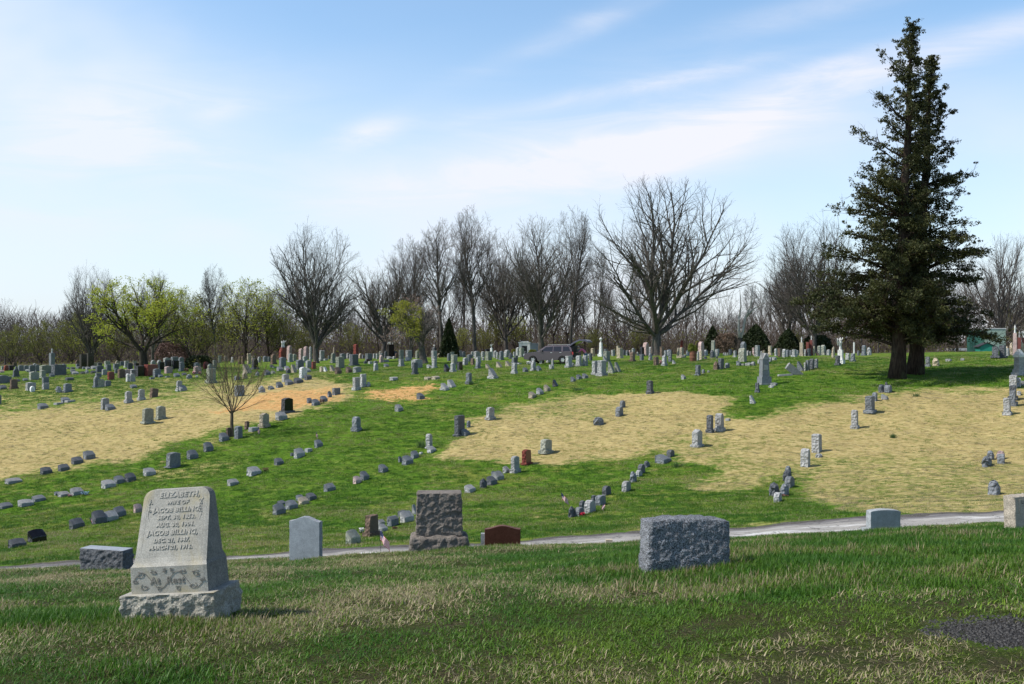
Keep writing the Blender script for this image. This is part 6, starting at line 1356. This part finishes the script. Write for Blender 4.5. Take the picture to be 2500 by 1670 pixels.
def scatter():
    g = np.random.default_rng(99); X = []; Y = []; I = []; S_ = []; DR = []; HU = []
    def zone(d0, d1, dens, kind):
        A = (.54*2)*(d1*d1-d0*d0)/2; n = int(A*dens); y = np.sqrt(g.uniform(d0*d0, d1*d1, n)); x = g.uniform(-.54, .54, n)*y; u, v = project(x, y, ground(x, y))
        mot = fbm(x*1.1, y*1.4, 21); m2 = fbm(x*.35+5, y*.5, 33); m3 = fbm(x*4, y*4, 41)
        keep = np.ones(n, bool)
        if kind == 'near':
            keep &= (np.abs(road_t(x, y)) > 1.05) & (v < 1760)
            tall = np.exp(-(((u-1850)/420)**2+((v-1400)/60)**2))*1.1+np.exp(-(((u-2350)/350)**2+((v-1350)/60)**2))+np.exp(-(((u-300)/420)**2+((v-1520)/30)**2))*.8+np.exp(-(((u-430)/300)**2+((v-1650)/40)**2))*.5+.35*(m2-.5)
            drn = .27+.7*(m2-.5)+1.5*(mot-.5)-tall*.35; drn = np.where((u > 1500) & (v > 1500), drn+.12, drn)
            pale = np.exp(-(((u-1100)/330)**2+((v-1490)/70)**2))*.16+np.exp(-(((u-150)/170)**2+((v-1420)/40)**2))*.25+np.exp(-(((u-700)/160)**2+((v-1400)/25)**2))*.2; drn += pale
            grv = gravel_near(x, y); keep &= g.random(n) > grv*1.5; bare = (v > 1440) & (m3+.12*(u > 1800)*(v > 1470) > .60); keep &= ~(bare & (g.random(n) < .75))
            idx = np.where(tall+.25*g.normal(size=n)*.5 > .42, g.integers(3, 5, n), np.where(drn > .5, g.integers(1, 3, n), g.integers(0, 3, n)))
            sc = g.uniform(.65, 1.3, n)*(1+.35*np.clip(tall, 0, 1))*(.7+.7*m3); hue = np.clip(.32+1.6*(mot-.5)+.35*(v > 1480)*(u > 1300)-.3*tall, 0, 1)
        else:
            keep &= np.abs(road_t(x, y)) > 1.12+.25*g.random(n)
            dz = zmask(x, y, DRY); mu = zmask(x, y, MULCH); lu = zmask(x, y, LUSH)
            drn = np.clip(.12+1.4*(m2-.5)+1.2*(mot-.5)-lu*.1, .02, .7); drn = np.where(dz > .3, np.clip(.93-6.5*np.maximum(0, fbm(x*.7, y*.7, 61)-.52)-.12*(y < 60), .15, .95), drn); keep &= ~((mu > .3) & (g.random(n) < .85)); keep &= ~((dz > .3) & (g.random(n) < .45))
            idx = g.integers(5, 7, n) if kind == 'mid' else g.integers(7, 9, n); sc = g.uniform(.6, 1.2, n)*np.where(dz > .3, .7, 1.0); hue = np.clip(.38+2.0*(m2-.5)+1.2*(mot-.5)-.15*lu, 0, 1)
        X.append(x[keep]); Y.append(y[keep]); I.append(idx[keep]); S_.append(sc[keep]); DR.append(drn[keep]); HU.append(hue[keep])
    zone(4.3, 8.5, 230, 'near'); zone(8.5, 13, 130, 'near'); zone(13, 23.5, 60, 'near'); zone(26, 42, 26, 'mid'); zone(42, 62, 18, 'mid'); zone(62, 100, 8, 'far')
    # extra long blades around the feet of the near stones
    for (u, D, wd, n) in ((440, 6.70, .50, 130), (1677, foot(1677, 1402, 3)[1]+.18, .45, 80), (745, 15.0, .3, 30), (1070, 14.4, .5, 50), (1227, 15.8, .35, 60), (2161, 15.4, .35, 40), (249, 13.0, .4, 40), (2520, 13.0, .4, 30)):
        x0 = (u-U0)/F*D; X.append(x0+g.uniform(-wd, wd, n)); Y.append(D-.24+g.uniform(-.12, .05, n)-(.03 if D < 9 else .02)); I.append(g.integers(3, 5, n)); S_.append(g.uniform(.7, 1.25, n)*(.8 if D < 9 else 1.1)); DR.append(np.full(n, .18)); HU.append(np.full(n, .3))
    X, Y, I, S_, DR, HU = [np.concatenate(a) for a in (X, Y, I, S_, DR, HU)]; n = len(X); print('tufts', n)
    me = bpy.data.meshes.new('grass'); me.vertices.add(n); me.vertices.foreach_set('co', np.stack([X, Y, ground(X, Y)-.004], 1).astype(np.float32).ravel())
    for nm, arr, tp in (('tuft', I, 'INT'), ('scl', S_, 'FLOAT'), ('dry', DR, 'FLOAT'), ('hue', HU, 'FLOAT'), ('rz', g.random(n)*6.28, 'FLOAT')):
        a = me.attributes.new(nm, tp, 'POINT'); a.data.foreach_set('value', np.asarray(arr, np.int32 if tp == 'INT' else np.float32))
    o = bpy.data.objects.new('grass', me); COL.objects.link(o); tag(o, 'short mixed green and dry grass covering the lawn and slope', 'grass', kind='stuff')
    ng = bpy.data.node_groups.new('grass_scatter', 'GeometryNodeTree'); ng.interface.new_socket('Geometry', in_out='INPUT', socket_type='NodeSocketGeometry'); ng.interface.new_socket('Geometry', in_out='OUTPUT', socket_type='NodeSocketGeometry')
    N = ng.nodes; L = ng.links; gi = N.new('NodeGroupInput'); go = N.new('NodeGroupOutput'); ci = N.new('GeometryNodeCollectionInfo'); ci.inputs[0].default_value = TC; ci.inputs[1].default_value = True; ci.inputs[2].default_value = True
    ip = N.new('GeometryNodeInstanceOnPoints'); ip.inputs['Pick Instance'].default_value = True
    def na(nm, tp): q = N.new('GeometryNodeInputNamedAttribute'); q.data_type = tp; q.inputs[0].default_value = nm; return [s_ for s_ in q.outputs if s_.enabled and s_.name == 'Attribute'][0]
    cx = N.new('ShaderNodeCombineXYZ'); L.new(na('rz', 'FLOAT'), cx.inputs[2])
    L.new(gi.outputs[0], ip.inputs['Points']); L.new(ci.outputs[0], ip.inputs['Instance']); L.new(na('tuft', 'INT'), ip.inputs['Instance Index']); L.new(cx.outputs[0], ip.inputs['Rotation']); L.new(na('scl', 'FLOAT'), ip.inputs['Scale']); L.new(ip.outputs[0], go.inputs[0])
    md = o.modifiers.new('scatter', 'NODES'); md.node_group = ng
scatter()
def gravel():
    g = np.random.default_rng(3); n = 60000; x = g.uniform(1.2, 4.6, n); y = g.uniform(4.4, 7.6, n); k = g.random(n) < gravel_near(x, y)*1.2; x, y = x[k], y[k]; n = len(x); s = g.uniform(.003, .011, n)
    a = g.random(n)*6.28; B = np.array([(-1, -.7, 0), (.9, -.8, 0), (1, .6, 0), (-.8, .9, 0), (-.5, -.4, .8), (.6, -.3, 1.0), (.4, .5, .7), (-.4, .5, .9)]); V = np.repeat(B[None], n, 0)*(1+g.normal(0, .18, (n, 8, 3)))*s[:, None, None]
    c, s_ = np.cos(a)[:, None], np.sin(a)[:, None]; X = V[..., 0]*c-V[..., 1]*s_+x[:, None]; Y = V[..., 0]*s_+V[..., 1]*c+y[:, None]; Z = V[..., 2]+ground(x, y)[:, None]-.001
    F_ = np.array([(0, 1, 5, 4), (1, 2, 6, 5), (2, 3, 7, 6), (3, 0, 4, 7), (4, 5, 6, 7)]); F_ = (np.arange(n)[:, None, None]*8+F_[None]).reshape(-1, 4)
    m, t = new_mat('asphalt_chips'); P = t.add('ShaderNodeTexCoord').outputs['Object']; c_ = t.mix(t.smooth(t.noise(P, 70, 2, .6), .35, .7), (.010, .010, .011), (.085, .082, .08)); finish(t, c_, .8, spec=.3)
    o = bpy.data.objects.new('gravel', raw_mesh('gravel', np.stack([X, Y, Z], -1).reshape(-1, 3), F_, [m], smooth=False)); COL.objects.link(o); tag(o, 'patch of loose dark gravel chips in thin grass at lower right', 'gravel', kind='stuff')
gravel()
label_stones()
